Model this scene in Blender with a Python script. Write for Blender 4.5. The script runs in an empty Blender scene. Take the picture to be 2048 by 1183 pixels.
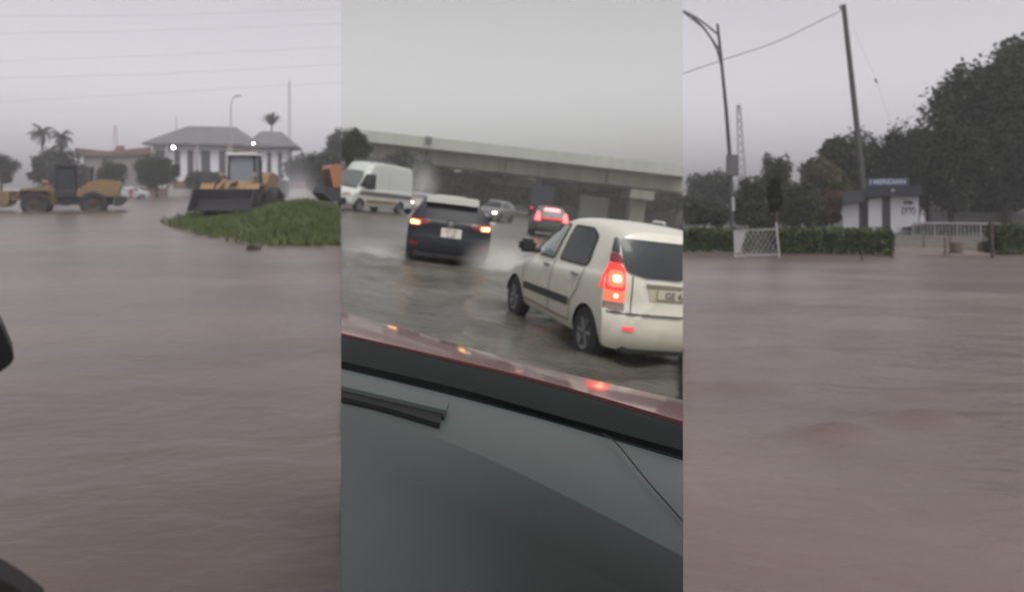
import bpy, bmesh, math, random
import numpy as np
from mathutils import Vector, Matrix, noise

# ------------------------------------------------------------------ camera, sky, sun, exposure
scene = bpy.context.scene
COL = scene.collection
F, W, H, HOR = 1400.0, 2048.0, 1183.0, 400.0
EYE = Vector((0, 0, 1.5))
cam_d = bpy.data.cameras.new("camera")
cam = bpy.data.objects.new("camera", cam_d)
COL.objects.link(cam)
cam.location = EYE
cam.rotation_euler = (math.radians(90), 0, 0)
cam_d.sensor_width = 36.0
cam_d.lens = F / W * 36.0
cam_d.shift_y = -(H / 2 - HOR) / W
cam_d.clip_start, cam_d.clip_end = 0.05, 9000
cam_d.dof.use_dof = True
cam_d.dof.focus_distance = 1.7
cam_d.dof.aperture_fstop = 2.9
scene.camera = cam

SUN_EL, SUN_ROT = math.radians(58), math.radians(150)
wd = bpy.data.worlds.new("World")
scene.world = wd
wd.use_nodes = True
nt = wd.node_tree
sky = nt.nodes.new("ShaderNodeTexSky")
sky.sky_type = 'NISHITA'
sky.sun_disc = False
sky.sun_elevation, sky.sun_rotation = SUN_EL, SUN_ROT
sky.air_density, sky.dust_density, sky.ozone_density = 1.0, 6.0, 1.0
hs = nt.nodes.new("ShaderNodeHueSaturation")
hs.inputs["Saturation"].default_value = 0.06
tint = nt.nodes.new("ShaderNodeMix")
tint.data_type = 'RGBA'
tint.blend_type = 'MULTIPLY'
tint.inputs[0].default_value = 1.0
tint.inputs[7].default_value = (1.0, 0.975, 1.03, 1)
bg = nt.nodes["Background"]
bg.inputs["Strength"].default_value = 0.15
nt.links.new(sky.outputs[0], hs.inputs["Color"])
nt.links.new(hs.outputs[0], tint.inputs[6])
# overcast glow: brighter cloud low down, duller overhead
wtc = nt.nodes.new("ShaderNodeTexCoord")
wsx = nt.nodes.new("ShaderNodeSeparateXYZ")
wrp = nt.nodes.new("ShaderNodeValToRGB")
wrp.color_ramp.elements[0].position, wrp.color_ramp.elements[0].color = 0.0, (1.75, 1.74, 1.72, 1)
wrp.color_ramp.elements[1].position, wrp.color_ramp.elements[1].color = 0.35, (0.74, 0.74, 0.74, 1)
for pz, kz in ((0.05, 1.42), (0.11, 1.15), (0.20, 0.95)):
    e_ = wrp.color_ramp.elements.new(pz)
    e_.color = (kz, kz, kz, 1)
wm = nt.nodes.new("ShaderNodeMix")
wm.data_type, wm.blend_type = 'RGBA', 'MULTIPLY'
wm.inputs[0].default_value = 1.0
nt.links.new(wtc.outputs["Generated"], wsx.inputs[0])
nt.links.new(wsx.outputs["Z"], wrp.inputs[0])
nt.links.new(tint.outputs[2], wm.inputs[6])
nt.links.new(wrp.outputs[0], wm.inputs[7])
nt.links.new(wm.outputs[2], bg.inputs["Color"])

sun_d = bpy.data.lights.new("sun", 'SUN')
sun_d.energy, sun_d.angle, sun_d.color = 0.8, math.radians(25), (1, 0.97, 0.93)
sun = bpy.data.objects.new("sun", sun_d)
COL.objects.link(sun)
sun.rotation_euler = (math.radians(90) - SUN_EL, 0, math.pi - SUN_ROT)
sun.location = (0, 0, 80)

scene.view_settings.view_transform = 'Standard'
scene.view_settings.look = 'None'
scene.view_settings.exposure = 0.55
scene.view_settings.gamma = 1.0
scene.view_settings.use_curve_mapping = False
scene.cycles.volume_bounces = 3
scene.cycles.max_bounces = 8
scene.cycles.transparent_max_bounces = 16

HAZE_DENSITY = 0.0012
RND = random.Random(7)

# ------------------------------------------------------------------ materials
MATS = {}


def mat(name, col, rough=0.6, metal=0.0, var=0.12, scale=3.0, bump=0.0, stretch=None, bscale=20.0, emit=None, estr=0.0, coat=0.0, spec=None, island=0.0):
    if name in MATS:
        return MATS[name]
    m = bpy.data.materials.new(name)
    m.use_nodes = True
    t = m.node_tree
    b = t.nodes["Principled BSDF"]
    tc = t.nodes.new("ShaderNodeTexCoord")
    nz = t.nodes.new("ShaderNodeTexNoise")
    nz.inputs["Scale"].default_value = scale
    nz.inputs["Detail"].default_value = 5
    if stretch:
        ms_ = t.nodes.new("ShaderNodeMapping")
        ms_.inputs["Scale"].default_value = stretch
        t.links.new(tc.outputs["Object"], ms_.inputs["Vector"])
        t.links.new(ms_.outputs[0], nz.inputs["Vector"])
    else:
        t.links.new(tc.outputs["Object"], nz.inputs["Vector"])
    mx = t.nodes.new("ShaderNodeMix")
    mx.data_type = 'RGBA'
    c = col
    mx.inputs[6].default_value = (c[0] * (1 - var), c[1] * (1 - var), c[2] * (1 - var), 1)
    mx.inputs[7].default_value = (min(1, c[0] * (1 + var)), min(1, c[1] * (1 + var)), min(1, c[2] * (1 + var)), 1)
    if island > 0:
        ge = t.nodes.new("ShaderNodeNewGeometry")
        ad = t.nodes.new("ShaderNodeMath")
        ad.operation = 'MULTIPLY_ADD'
        ad.inputs[1].default_value = island
        t.links.new(ge.outputs["Random Per Island"], ad.inputs[0])
        t.links.new(nz.outputs["Fac"], ad.inputs[2])
        sb = t.nodes.new("ShaderNodeMath")
        sb.operation = 'SUBTRACT'
        sb.use_clamp = True
        sb.inputs[1].default_value = island * 0.5
        t.links.new(ad.outputs[0], sb.inputs[0])
        t.links.new(sb.outputs[0], mx.inputs[0])
    else:
        t.links.new(nz.outputs["Fac"], mx.inputs[0])
    t.links.new(mx.outputs[2], b.inputs["Base Color"])
    b.inputs["Roughness"].default_value = rough
    b.inputs["Metallic"].default_value = metal
    if spec is not None:
        b.inputs["Specular IOR Level"].default_value = spec
    if coat:
        b.inputs["Coat Weight"].default_value = coat
        b.inputs["Coat Roughness"].default_value = 0.08
    if emit:
        b.inputs["Emission Color"].default_value = (*emit, 1)
        b.inputs["Emission Strength"].default_value = estr
    if bump:
        n2 = t.nodes.new("ShaderNodeTexNoise")
        n2.inputs["Scale"].default_value = bscale
        n2.inputs["Detail"].default_value = 4
        t.links.new(tc.outputs["Object"], n2.inputs["Vector"])
        bp = t.nodes.new("ShaderNodeBump")
        bp.inputs["Strength"].default_value = bump
        bp.inputs["Distance"].default_value = 0.05
        t.links.new(n2.outputs["Fac"], bp.inputs["Height"])
        t.links.new(bp.outputs[0], b.inputs["Normal"])
    MATS[name] = m
    return m


def water_mat(name, c0, c1, rough, bump):
    m = bpy.data.materials.new(name)
    m.use_nodes = True
    t = m.node_tree
    b = t.nodes["Principled BSDF"]
    tc = t.nodes.new("ShaderNodeTexCoord")
    mp = t.nodes.new("ShaderNodeMapping")
    mp.inputs["Scale"].default_value = (0.55, 1.0, 1.0)
    t.links.new(tc.outputs["Object"], mp.inputs["Vector"])
    nz = t.nodes.new("ShaderNodeTexNoise")
    nz.inputs["Scale"].default_value = 0.35
    nz.inputs["Detail"].default_value = 6
    t.links.new(mp.outputs[0], nz.inputs["Vector"])
    rp = t.nodes.new("ShaderNodeValToRGB")
    rp.color_ramp.elements[0].position = 0.32
    rp.color_ramp.elements[1].position = 0.7
    rp.color_ramp.elements[0].color = (*c0, 1)
    rp.color_ramp.elements[1].color = (*c1, 1)
    t.links.new(nz.outputs["Fac"], rp.inputs[0])
    t.links.new(rp.outputs[0], b.inputs["Base Color"])
    b.inputs["Roughness"].default_value = rough
    b.inputs["IOR"].default_value = 1.33
    hts = []
    for sc, k in ((2.2, 1.0), (9.0, 0.35)):
        n2 = t.nodes.new("ShaderNodeTexNoise")
        n2.inputs["Scale"].default_value = sc
        n2.inputs["Detail"].default_value = 3
        n2.inputs["Distortion"].default_value = 0.4
        t.links.new(mp.outputs[0], n2.inputs["Vector"])
        mu = t.nodes.new("ShaderNodeMath")
        mu.operation = 'MULTIPLY'
        mu.inputs[1].default_value = k
        t.links.new(n2.outputs["Fac"], mu.inputs[0])
        hts.append(mu)
    ad = t.nodes.new("ShaderNodeMath")
    t.links.new(hts[0].outputs[0], ad.inputs[0])
    t.links.new(hts[1].outputs[0], ad.inputs[1])
    bp = t.nodes.new("ShaderNodeBump")
    bp.inputs["Strength"].default_value = bump
    bp.inputs["Distance"].default_value = 0.12
    t.links.new(ad.outputs[0], bp.inputs["Height"])
    t.links.new(bp.outputs[0], b.inputs["Normal"])
    return m


def glass_pane_mat(name, col, gloss):
    m = bpy.data.materials.new(name)
    m.use_nodes = True
    t = m.node_tree
    for n in list(t.nodes):
        if n.type != 'OUTPUT_MATERIAL':
            t.nodes.remove(n)
    out = [n for n in t.nodes if n.type == 'OUTPUT_MATERIAL'][0]
    tr = t.nodes.new("ShaderNodeBsdfTransparent")
    tr.inputs[0].default_value = (*col, 1)
    gl = t.nodes.new("ShaderNodeBsdfGlossy")
    gl.inputs["Roughness"].default_value = 0.05
    mx = t.nodes.new("ShaderNodeMixShader")
    mx.inputs[0].default_value = gloss
    t.links.new(tr.outputs[0], mx.inputs[1])
    t.links.new(gl.outputs[0], mx.inputs[2])
    t.links.new(mx.outputs[0], out.inputs["Surface"])
    return m


def volume_mat(name, dens, col=(0.97, 0.97, 0.975)):
    m = bpy.data.materials.new(name)
    m.use_nodes = True
    t = m.node_tree
    for n in list(t.nodes):
        if n.type != 'OUTPUT_MATERIAL':
            t.nodes.remove(n)
    out = [n for n in t.nodes if n.type == 'OUTPUT_MATERIAL'][0]
    v = t.nodes.new("ShaderNodeVolumePrincipled")
    v.inputs["Color"].default_value = (*col, 1)
    v.inputs["Density"].default_value = dens
    t.links.new(v.outputs[0], out.inputs["Volume"])
    return m


# ------------------------------------------------------------------ the three places
class Place:
    """A stretch of flooded road seen from one spot: its own level of the ground through the eye."""

    def __init__(self, hor, slope, keep):
        n = Vector((slope, (hor - HOR) / F, 1)).normalized()
        y = (Vector((0, 1, 0)) - n * n.y).normalized()
        x = y.cross(n)
        o = EYE - 1.5 * n
        self.M = Matrix(((x.x, y.x, n.x, o.x), (x.y, y.y, n.y, o.y), (x.z, y.z, n.z, o.z), (0, 0, 0, 1)))
        self.R = self.M.to_3x3()
        self.hor, self.slope, self.keep = hor, slope, keep

    def ray(self, px, py):
        d = Vector(((px - W / 2) / F, 1, (HOR - py) / F))
        return self.R.transposed() @ d

    def ground(self, px, py, h=0.0):
        d = self.ray(px, py)
        t = (h - 1.5) / d.z
        return Vector((d.x * t, d.y * t, h))

    def at(self, px, py, Y):
        d = self.ray(px, py)
        t = Y / d.y
        return Vector((d.x * t, Y, 1.5 + d.z * t))

    def horizon(self, px):
        return self.hor + self.slope * (px - W / 2)

    def col(self, px, Y, h=0.0):
        p = self.at(px, self.horizon(px), Y)
        return Vector((p.x, p.y, h))

    def off(self, px):
        return -math.atan((px - W / 2) / F)


SEAM_L, SEAM_R = 682.5, 1365.5
LEFT = Place(372, 0.0, (None, SEAM_L))
MID = Place(405, 0.12, (SEAM_L, SEAM_R))
RIGHT = Place(422, 0.0, (SEAM_R, None))
ROOTS = []


# ------------------------------------------------------------------ object helpers
def finish_mesh(name, verts, faces, m, smooth=False, angle=35):
    me = bpy.data.meshes.new(name)
    me.from_pydata([tuple(v) for v in verts], [], faces)
    if m:
        for k in (m if isinstance(m, (list, tuple)) else [m]):
            me.materials.append(k)
    if smooth:
        me.polygons.foreach_set("use_smooth", [True] * len(me.polygons))
        me.set_sharp_from_angle(angle=math.radians(angle))
    me.update()
    return me


class MB:
    def __init__(self):
        self.v, self.f = [], []

    def add(self, verts, faces):
        k = len(self.v)
        self.v += [Vector(p) for p in verts]
        self.f += [tuple(i + k for i in q) for q in faces]
        return self

    def box(self, c, s, rz=0.0, ry=0.0, taper=1.0, bev=0.0):
        bm = bmesh.new()
        bmesh.ops.create_cube(bm, size=1.0)
        for v in bm.verts:
            k = taper if v.co.z > 0 else 1.0
            v.co = Vector((v.co.x * s[0] * k, v.co.y * s[1] * k, v.co.z * s[2]))
        if bev:
            bmesh.ops.bevel(bm, geom=list(bm.edges), offset=bev, segments=2, affect='EDGES')
        Mx = Matrix.Translation(c) @ Matrix.Rotation(rz, 4, 'Z') @ Matrix.Rotation(ry, 4, 'Y')
        bm.verts.index_update()
        self.add([Mx @ v.co for v in bm.verts], [[v.index for v in f.verts] for f in bm.faces])
        bm.free()
        return self

    def tube(self, pts, r, n=8, r2=None, cap=True):
        pts = [Vector(p) for p in pts]
        rings, N = [], len(pts)
        for i, p in enumerate(pts):
            d = (pts[min(i + 1, N - 1)] - pts[max(i - 1, 0)]).normalized()
            a = d.cross(Vector((0, 0, 1)))
            if a.length < 1e-3:
                a = d.cross(Vector((1, 0, 0)))
            a.normalize()
            b = d.cross(a)
            rr = r if r2 is None else r + (r2 - r) * i / (N - 1)
            rings.append([p + (a * math.cos(2 * math.pi * k / n) + b * math.sin(2 * math.pi * k / n)) * rr for k in range(n)])
        vs = [q for R in rings for q in R]
        fs = [(i * n + k, i * n + (k + 1) % n, (i + 1) * n + (k + 1) % n, (i + 1) * n + k) for i in range(N - 1) for k in range(n)]
        if cap:
            fs += [tuple(range(n))[::-1], tuple((N - 1) * n + k for k in range(n))]
        return self.add(vs, fs)

    def prism(self, poly, y0, y1, axis='y'):
        """poly in (x, z), extruded along y."""
        n = len(poly)
        vs = [Vector((p[0], y0, p[1])) for p in poly] + [Vector((p[0], y1, p[1])) for p in poly]
        fs = [tuple(range(n)), tuple(range(2 * n - 1, n - 1, -1))] + [(i, (i + 1) % n, n + (i + 1) % n, n + i)[::-1] for i in range(n)]
        return self.add(vs, fs)

    def lathe(self, prof, c, axis, n=28):
        """prof (r, t) turned about an axis through c."""
        ax = Vector(axis).normalized()
        a = ax.orthogonal().normalized()
        b = ax.cross(a)
        c = Vector(c)
        m = len(prof)
        vs = [c + ax * t + (a * math.cos(2 * math.pi * k / n) + b * math.sin(2 * math.pi * k / n)) * r for k in range(n) for r, t in prof]
        fs = [(k * m + i, k * m + i + 1, ((k + 1) % n) * m + i + 1, ((k + 1) % n) * m + i) for k in range(n) for i in range(m - 1)]
        return self.add(vs, fs)

    def leaf(self, p, s, rnd, long=1.6):
        u = Vector((rnd.gauss(0, 1), rnd.gauss(0, 1), rnd.gauss(0, 0.7))).normalized()
        w = u.orthogonal().normalized()
        w = (Matrix.Rotation(rnd.uniform(0, 6.28), 3, u) @ w)
        a, b = u * s * long * 0.5, w * s * 0.5
        return self.add([p - a, p + b * 0.9, p + a, p - b * 0.9], [(0, 1, 2, 3)])

    def build(self, name, m, parent=None, place=None, loc=(0, 0, 0), rz=0.0, smooth=False, angle=35, tilt=(0, 0)):
        return link(name, finish_mesh(name, self.v, self.f, m, smooth, angle), parent, place, loc, rz, tilt)


def pose(place, loc, rz, tilt=(0, 0)):
    return place.M @ Matrix.Translation(Vector(loc)) @ Matrix.Rotation(tilt[0], 4, 'X') @ Matrix.Rotation(tilt[1], 4, 'Y') @ Matrix.Rotation(rz, 4, 'Z')


def link(name, me, parent=None, place=None, loc=(0, 0, 0), rz=0.0, tilt=(0, 0)):
    o = bpy.data.objects.new(name, me)
    COL.objects.link(o)
    if parent is not None:
        o.parent = parent
    elif place is not None:
        o.matrix_world = pose(place, loc, rz, tilt)
        ROOTS.append((o, place))
    return o


def tag(o, label=None, cat=None, group=None, kind=None):
    for k, v in (("label", label), ("category", cat), ("group", group), ("kind", kind)):
        if v:
            o[k] = v
    return o


def thing(name, label, cat, place, loc, rz=0.0, group=None, tilt=(0, 0)):
    o = bpy.data.objects.new(name, None)
    o.empty_display_size = 0.2
    COL.objects.link(o)
    o.matrix_world = pose(place, loc, rz, tilt)
    ROOTS.append((o, place))
    return tag(o, label, cat, group)


def text_mesh(name, s, size, m, parent, M4, depth=0.004, sx=1.0, bold=0.0):
    cu = bpy.data.curves.new(name, 'FONT')
    cu.body = s
    cu.size = size
    cu.extrude = depth
    cu.offset = bold
    cu.align_x, cu.align_y = 'CENTER', 'CENTER'
    to = bpy.data.objects.new(name, cu)
    COL.objects.link(to)
    dg = bpy.context.evaluated_depsgraph_get()
    me = bpy.data.meshes.new_from_object(to.evaluated_get(dg))
    bpy.data.objects.remove(to)
    me.transform(M4 @ Matrix.Diagonal((sx, 1, 1, 1)))
    me.materials.clear()
    me.materials.append(m)
    return link(name, me, parent)


def catmull(P, k=4):
    P = [np.array(p, float) for p in P]
    out = []
    for i in range(len(P) - 1):
        p0, p1, p2, p3 = P[max(i - 1, 0)], P[i], P[i + 1], P[min(i + 2, len(P) - 1)]
        for j in range(k):
            t = j / k
            out.append(0.5 * (2 * p1 + (p2 - p0) * t + (2 * p0 - 5 * p1 + 4 * p2 - p3) * t * t + (3 * p1 - p0 - 3 * p2 + p3) * t ** 3))
    out.append(P[-1])
    return np.array(out)


def curve_fn(pts):
    pts = sorted(pts)
    c = catmull(pts, 8)
    xs = np.maximum.accumulate(c[:, 0])
    return lambda x: float(np.interp(x, xs, c[:, 1]))


def roundpoly(pts, r, n=4):
    out = []
    N = len(pts)
    for i in range(N):
        a, b, c = (np.array(pts[(i + k) % N], float) for k in (-1, 0, 1))
        u, w = a - b, c - b
        lu, lw = np.linalg.norm(u), np.linalg.norm(w)
        rr = min(r, lu * 0.45, lw * 0.45)
        p, q = b + u / lu * rr, b + w / lw * rr
        for k in range(n + 1):
            t = k / n
            out.append((1 - t) ** 2 * p + 2 * t * (1 - t) * b + t * t * q)
    return out


# ------------------------------------------------------------------ vehicles with a lofted body
TYRE = mat("tyre_rubber", (0.018, 0.018, 0.019), 0.85, var=0.3, scale=8, bump=0.2)
RIM = mat("rim_alloy", (0.16, 0.16, 0.17), 0.4, 0.6, var=0.25, scale=9)
TRIM = mat("black_trim", (0.014, 0.014, 0.016), 0.5, var=0.3)
GLASS = mat("dark_window_glass", (0.035, 0.038, 0.042), 0.10, var=0.2, scale=2, spec=0.25)
SHUT = mat("shut_line_gap", (0.03, 0.03, 0.03), 0.8, var=0.2)


class Car:
    def __init__(self, P):
        self.P = P
        self.ztop = curve_fn(P['top'])
        self.xr = curve_fn(P['rear'])
        self.xf = curve_fn(P['front'])
        self.belt = curve_fn(P['belt'])
        self.W = P['w']
        self.x0 = min(v for _, v in P['rear'])
        self.x1 = max(v for _, v in P['front'])
        self.zb = P.get('zb', 0.22)
        self.cr, self.cf = P.get('cr', 0.16), P.get('cf', 0.28)
        self.cache = {}

    def sec(self, u):
        u = round(min(1, max(0, u)), 3)
        if u in self.cache:
            return self.cache[u]
        x = self.x0 + u * (self.x1 - self.x0)
        zt, zb, w = self.ztop(x), self.zb, self.W
        bl = min(self.belt(x), zt - 0.07)
        g = min(1.0, max(0.0, (zt - bl - 0.07) / 0.40))
        wb = w - 0.045
        wr = wb - (wb - self.P['wr']) * g - (1 - g) * 0.06
        e = 0.055 + 0.05 * g
        pts = [(0, zb), (w * 0.8, zb), (w - 0.035, zb + 0.07), (w, zb + (bl - zb) * 0.45), (w - 0.008, bl - 0.12 * (bl - zb)), (wb, bl),
               ((wb + wr) / 2 + 0.012, (bl + zt - e) / 2), (wr, zt - e), (wr - 0.10, zt - 0.018), (wr * 0.5, zt + 0.012), (0, zt + 0.02)]
        s = catmull(pts, 4)
        self.cache[u] = s
        return s

    def X(self, u, y, z):
        k = min(1.0, abs(y) / self.W)
        a = self.xr(z) + self.cr * k ** 5
        b = self.xf(z) - self.cf * k ** 3
        return a + u * (b - a)

    def body(self, name, m, parent, wells):
        us = [0, .015, .035, .06] + [i / 36 for i in range(3, 34)] + [.94, .965, .985, 1]
        rings = []
        for u in us:
            s = self.sec(u)
            ring = [(y, z) for y, z in s] + [(-y, z) for y, z in s[-2:0:-1]]
            rings.append([Vector((self.X(u, y, z), y, z)) for y, z in ring])
        for end, u in ((0, 0), (1, 1)):
            s = self.sec(u)
            ring = [(y, z) for y, z in s] + [(-y, z) for y, z in s[-2:0:-1]]
            zc = sum(z for _, z in ring) / len(ring)
            for k in (0.93, 0.8, 0.62, 0.42, 0.2):
                R = [Vector((self.X(u, y * k, zc + (z - zc) * k), y * k, zc + (z - zc) * k)) for y, z in ring]
                rings = rings + [R] if end else [R] + rings
        n = len(rings[0])
        vs = [p for R in rings for p in R]
        fs = [(i * n + k, i * n + (k + 1) % n, (i + 1) * n + (k + 1) % n, (i + 1) * n + k)[::-1] for i in range(len(rings) - 1) for k in range(n)]
        for base, rev in ((0, False), ((len(rings) - 1) * n, True)):
            c = sum((vs[base + k] for k in range(n)), Vector()) / n
            vs.append(c)
            ci = len(vs) - 1
            fs += [((base + (k + 1) % n, base + k, ci) if rev else (base + k, base + (k + 1) % n, ci)) for k in range(n)]
        me = finish_mesh(name, vs, fs, [m, TRIM])
        bm = bmesh.new()
        bm.from_mesh(me)
        bmesh.ops.recalc_face_normals(bm, faces=bm.faces)
        bm.to_mesh(me)
        bm.free()
        tmp = bpy.data.objects.new("tmp_body", me)
        COL.objects.link(tmp)
        cut = MB()
        for x, r in wells:
            for s in (1, -1):
                cut.tube([(x, s * (self.W + 0.2), r * 0.86), (x, s * (self.W - 0.26), r * 0.86)], r * 1.22, 32)
        cme = finish_mesh("tmp_cut", cut.v, cut.f, [m, TRIM])
        cme.polygons.foreach_set("material_index", [1] * len(cme.polygons))
        bm = bmesh.new()
        bm.from_mesh(cme)
        bmesh.ops.recalc_face_normals(bm, faces=bm.faces)
        bm.to_mesh(cme)
        bm.free()
        co = bpy.data.objects.new("tmp_cut", cme)
        COL.objects.link(co)
        md = tmp.modifiers.new("wells", 'BOOLEAN')
        md.object, md.operation, md.solver = co, 'DIFFERENCE', 'EXACT'
        dg = bpy.context.evaluated_depsgraph_get()
        res = bpy.data.meshes.new_from_object(tmp.evaluated_get(dg))
        bpy.data.objects.remove(tmp)
        bpy.data.objects.remove(co)
        res.name = name
        res.polygons.foreach_set("use_smooth", [True] * len(res.polygons))
        res.set_sharp_from_angle(angle=math.radians(32))
        return link(name, res, parent)

    # ---- maps from a flat outline to the body's skin
    def side(self, s, off=0.006):
        def f(x, z):
            a, b = self.xr(z), self.xf(z)
            u = (x - a) / (b - a)
            sc = self.sec(u)
            q = sc[4:32]
            y = float(np.interp(z, np.maximum.accumulate(q[:, 1]), q[:, 0]))
            k = min(1, y / self.W)
            u = (x - a - self.cr * k ** 5) / (b - self.cf * k ** 3 - a - self.cr * k ** 5)
            sc = self.sec(u)
            q = sc[4:32]
            y = float(np.interp(z, np.maximum.accumulate(q[:, 1]), q[:, 0]))
            return Vector((x, s * (y + off), z))
        return f

    def back(self, off=0.006):
        return lambda y, z: Vector((self.X(0, y, z) - off, y, z))

    def nose(self, off=0.006):
        return lambda y, z: Vector((self.X(1, y, z) + off, y, z))

    def upper(self, off=0.006):
        def f(x, y):
            zt = self.ztop(x)
            a, b = self.xr(zt), self.xf(zt)
            u = (x - self.x0) / (self.x1 - self.x0)
            sc = self.sec(u)[28:]
            z = float(np.interp(abs(y), sc[::-1, 0], sc[::-1, 1]))
            return Vector((x, y, z + off))
        return f


def patch(name, m, parent, pts, fn, r=0.03, cuts=3):
    pts = roundpoly(pts, r) if r else pts
    bm = bmesh.new()
    vs = [bm.verts.new((p[0], p[1], 0)) for p in pts]
    bm.faces.new(vs)
    bmesh.ops.triangulate(bm, faces=bm.faces[:])
    if cuts:
        bmesh.ops.subdivide_edges(bm, edges=bm.edges[:], cuts=cuts, use_grid_fill=True)
    for v in bm.verts:
        v.co = fn(v.co.x, v.co.y)
    me = bpy.data.meshes.new(name)
    bmesh.ops.recalc_face_normals(bm, faces=bm.faces)
    bm.to_mesh(me)
    bm.free()
    me.materials.append(m)
    me.polygons.foreach_set("use_smooth", [True] * len(me.polygons))
    return link(name, me, parent)


def ribbon(mb, pts, w, fn, k=6):
    c = catmull(pts, k) if len(pts) > 2 else np.array([np.array(pts[0]) + (np.array(pts[1]) - np.array(pts[0])) * t for t in np.linspace(0, 1, 14)])
    vs, fs = [], []
    for i, p in enumerate(c):
        d = c[min(i + 1, len(c) - 1)] - c[max(i - 1, 0)]
        d = d / (np.linalg.norm(d) + 1e-9)
        nrm = np.array((-d[1], d[0])) * w / 2
        vs += [fn(*(p + nrm)), fn(*(p - nrm))]
    fs = [(2 * i, 2 * i + 1, 2 * i + 3, 2 * i + 2) for i in range(len(c) - 1)]
    mb.add(vs, fs)


def wheel(parent, x, y, r, wid=0.17, rim_m=None):
    s = 1 if y > 0 else -1
    prof = [(r * 0.62, wid * 0.5), (r * 0.9, wid * 0.52), (r, wid * 0.36), (r, -wid * 0.36), (r * 0.9, -wid * 0.5), (r * 0.5, -wid * 0.45)]
    tyre = MB().lathe(prof, (x, y, r), (0, s, 0), 32).build("wheel", TYRE, parent, smooth=True)
    rm = MB()
    rm.lathe([(r * 0.64, wid * 0.47), (r * 0.58, wid * 0.42), (r * 0.5, wid * 0.30), (0.05, wid * 0.33), (0.0, wid * 0.36)], (x, y, r), (0, s, 0), 32)
    for k in range(6):
        a = k * math.pi / 3
        c = Vector((x + math.cos(a) * r * 0.32, y + s * wid * 0.36, r + math.sin(a) * r * 0.32))
        d = Vector((math.cos(a), 0, math.sin(a)))
        rm.tube([c - d * r * 0.26, c + d * r * 0.26], 0.022, 6)
    rm.build("rim", rim_m or RIM, tyre, smooth=True)
    return tyre


HATCH = dict(top=[(-1.76, 1.40), (-1.6, 1.435), (-1.2, 1.475), (-0.5, 1.49), (0.0, 1.46), (0.35, 1.36), (0.7, 1.16), (1.0, 0.97), (1.15, 0.93), (1.5, 0.83), (1.7, 0.70), (1.8, 0.6)],
             rear=[(0.2, -1.66), (0.3, -1.735), (0.45, -1.765), (0.57, -1.76), (0.62, -1.725), (0.8, -1.715), (0.97, -1.69), (1.2, -1.60), (1.38, -1.49), (1.5, -1.40)],
             front=[(0.2, 1.72), (0.35, 1.79), (0.55, 1.80), (0.7, 1.74), (0.85, 1.62), (1.5, 1.62)],
             belt=[(-1.8, 0.99), (-1.0, 0.96), (0.4, 0.90), (1.0, 0.86), (1.8, 0.80)], w=0.80, wr=0.60, zb=0.22)
SUV = dict(top=[(-2.1, 1.50), (-1.9, 1.54), (-1.2, 1.59), (-0.3, 1.60), (0.2, 1.55), (0.6, 1.40), (1.0, 1.12), (1.15, 1.06), (1.7, 0.98), (2.0, 0.86), (2.15, 0.75)],
           rear=[(0.25, -1.98), (0.35, -2.08), (0.6, -2.11), (0.74, -2.08), (0.82, -2.06), (1.0, -2.05), (1.1, -2.0), (1.3, -1.88), (1.5, -1.76), (1.6, -1.70)],
           front=[(0.25, 2.05), (0.4, 2.13), (0.7, 2.14), (0.9, 2.05), (1.0, 1.95), (1.7, 1.95)],
           belt=[(-2.1, 1.08), (-1.0, 1.04), (0.5, 0.99), (2.2, 0.92)], w=0.91, wr=0.63, zb=0.28)
SEDAN = dict(top=[(-2.2, 0.92), (-1.9, 1.02), (-1.6, 1.06), (-1.1, 1.32), (-0.6, 1.44), (0.0, 1.45), (0.5, 1.30), (1.0, 1.0), (1.3, 0.95), (1.9, 0.84), (2.2, 0.68)],
             rear=[(0.25, -2.1), (0.4, -2.2), (0.6, -2.22), (0.85, -2.18), (1.0, -2.1), (1.5, -2.1)],
             front=[(0.25, 2.1), (0.4, 2.2), (0.6, 2.2), (0.8, 2.05), (1.5, 2.05)],
             belt=[(-2.2, 0.95), (0, 0.92), (2.2, 0.85)], w=0.87, wr=0.60, zb=0.22)
VAN = dict(top=[(-2.95, 2.72), (-2.6, 2.80), (-1.0, 2.85), (0.6, 2.82), (1.15, 2.66), (1.5, 2.25), (2.1, 1.52), (2.25, 1.36), (2.7, 1.16), (2.95, 1.0)],
           rear=[(0.3, -2.90), (0.5, -2.98), (1.2, -2.96), (2.0, -2.93), (2.5, -2.86), (2.9, -2.75)],
           front=[(0.3, 2.86), (0.5, 2.97), (0.9, 2.95), (1.1, 2.80), (1.3, 2.72), (3, 2.72)],
           belt=[(-3, 1.35), (0.5, 1.33), (2, 1.22), (3, 1.05)], w=1.0, wr=0.86, zb=0.32, cr=0.1, cf=0.35)


def lamp_mat(name, col, strength):
    return mat(name, (min(1, col[0] * 0.7), col[1] * 0.5, col[2] * 0.5), 0.2, var=0.1, emit=col, estr=strength)


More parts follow.
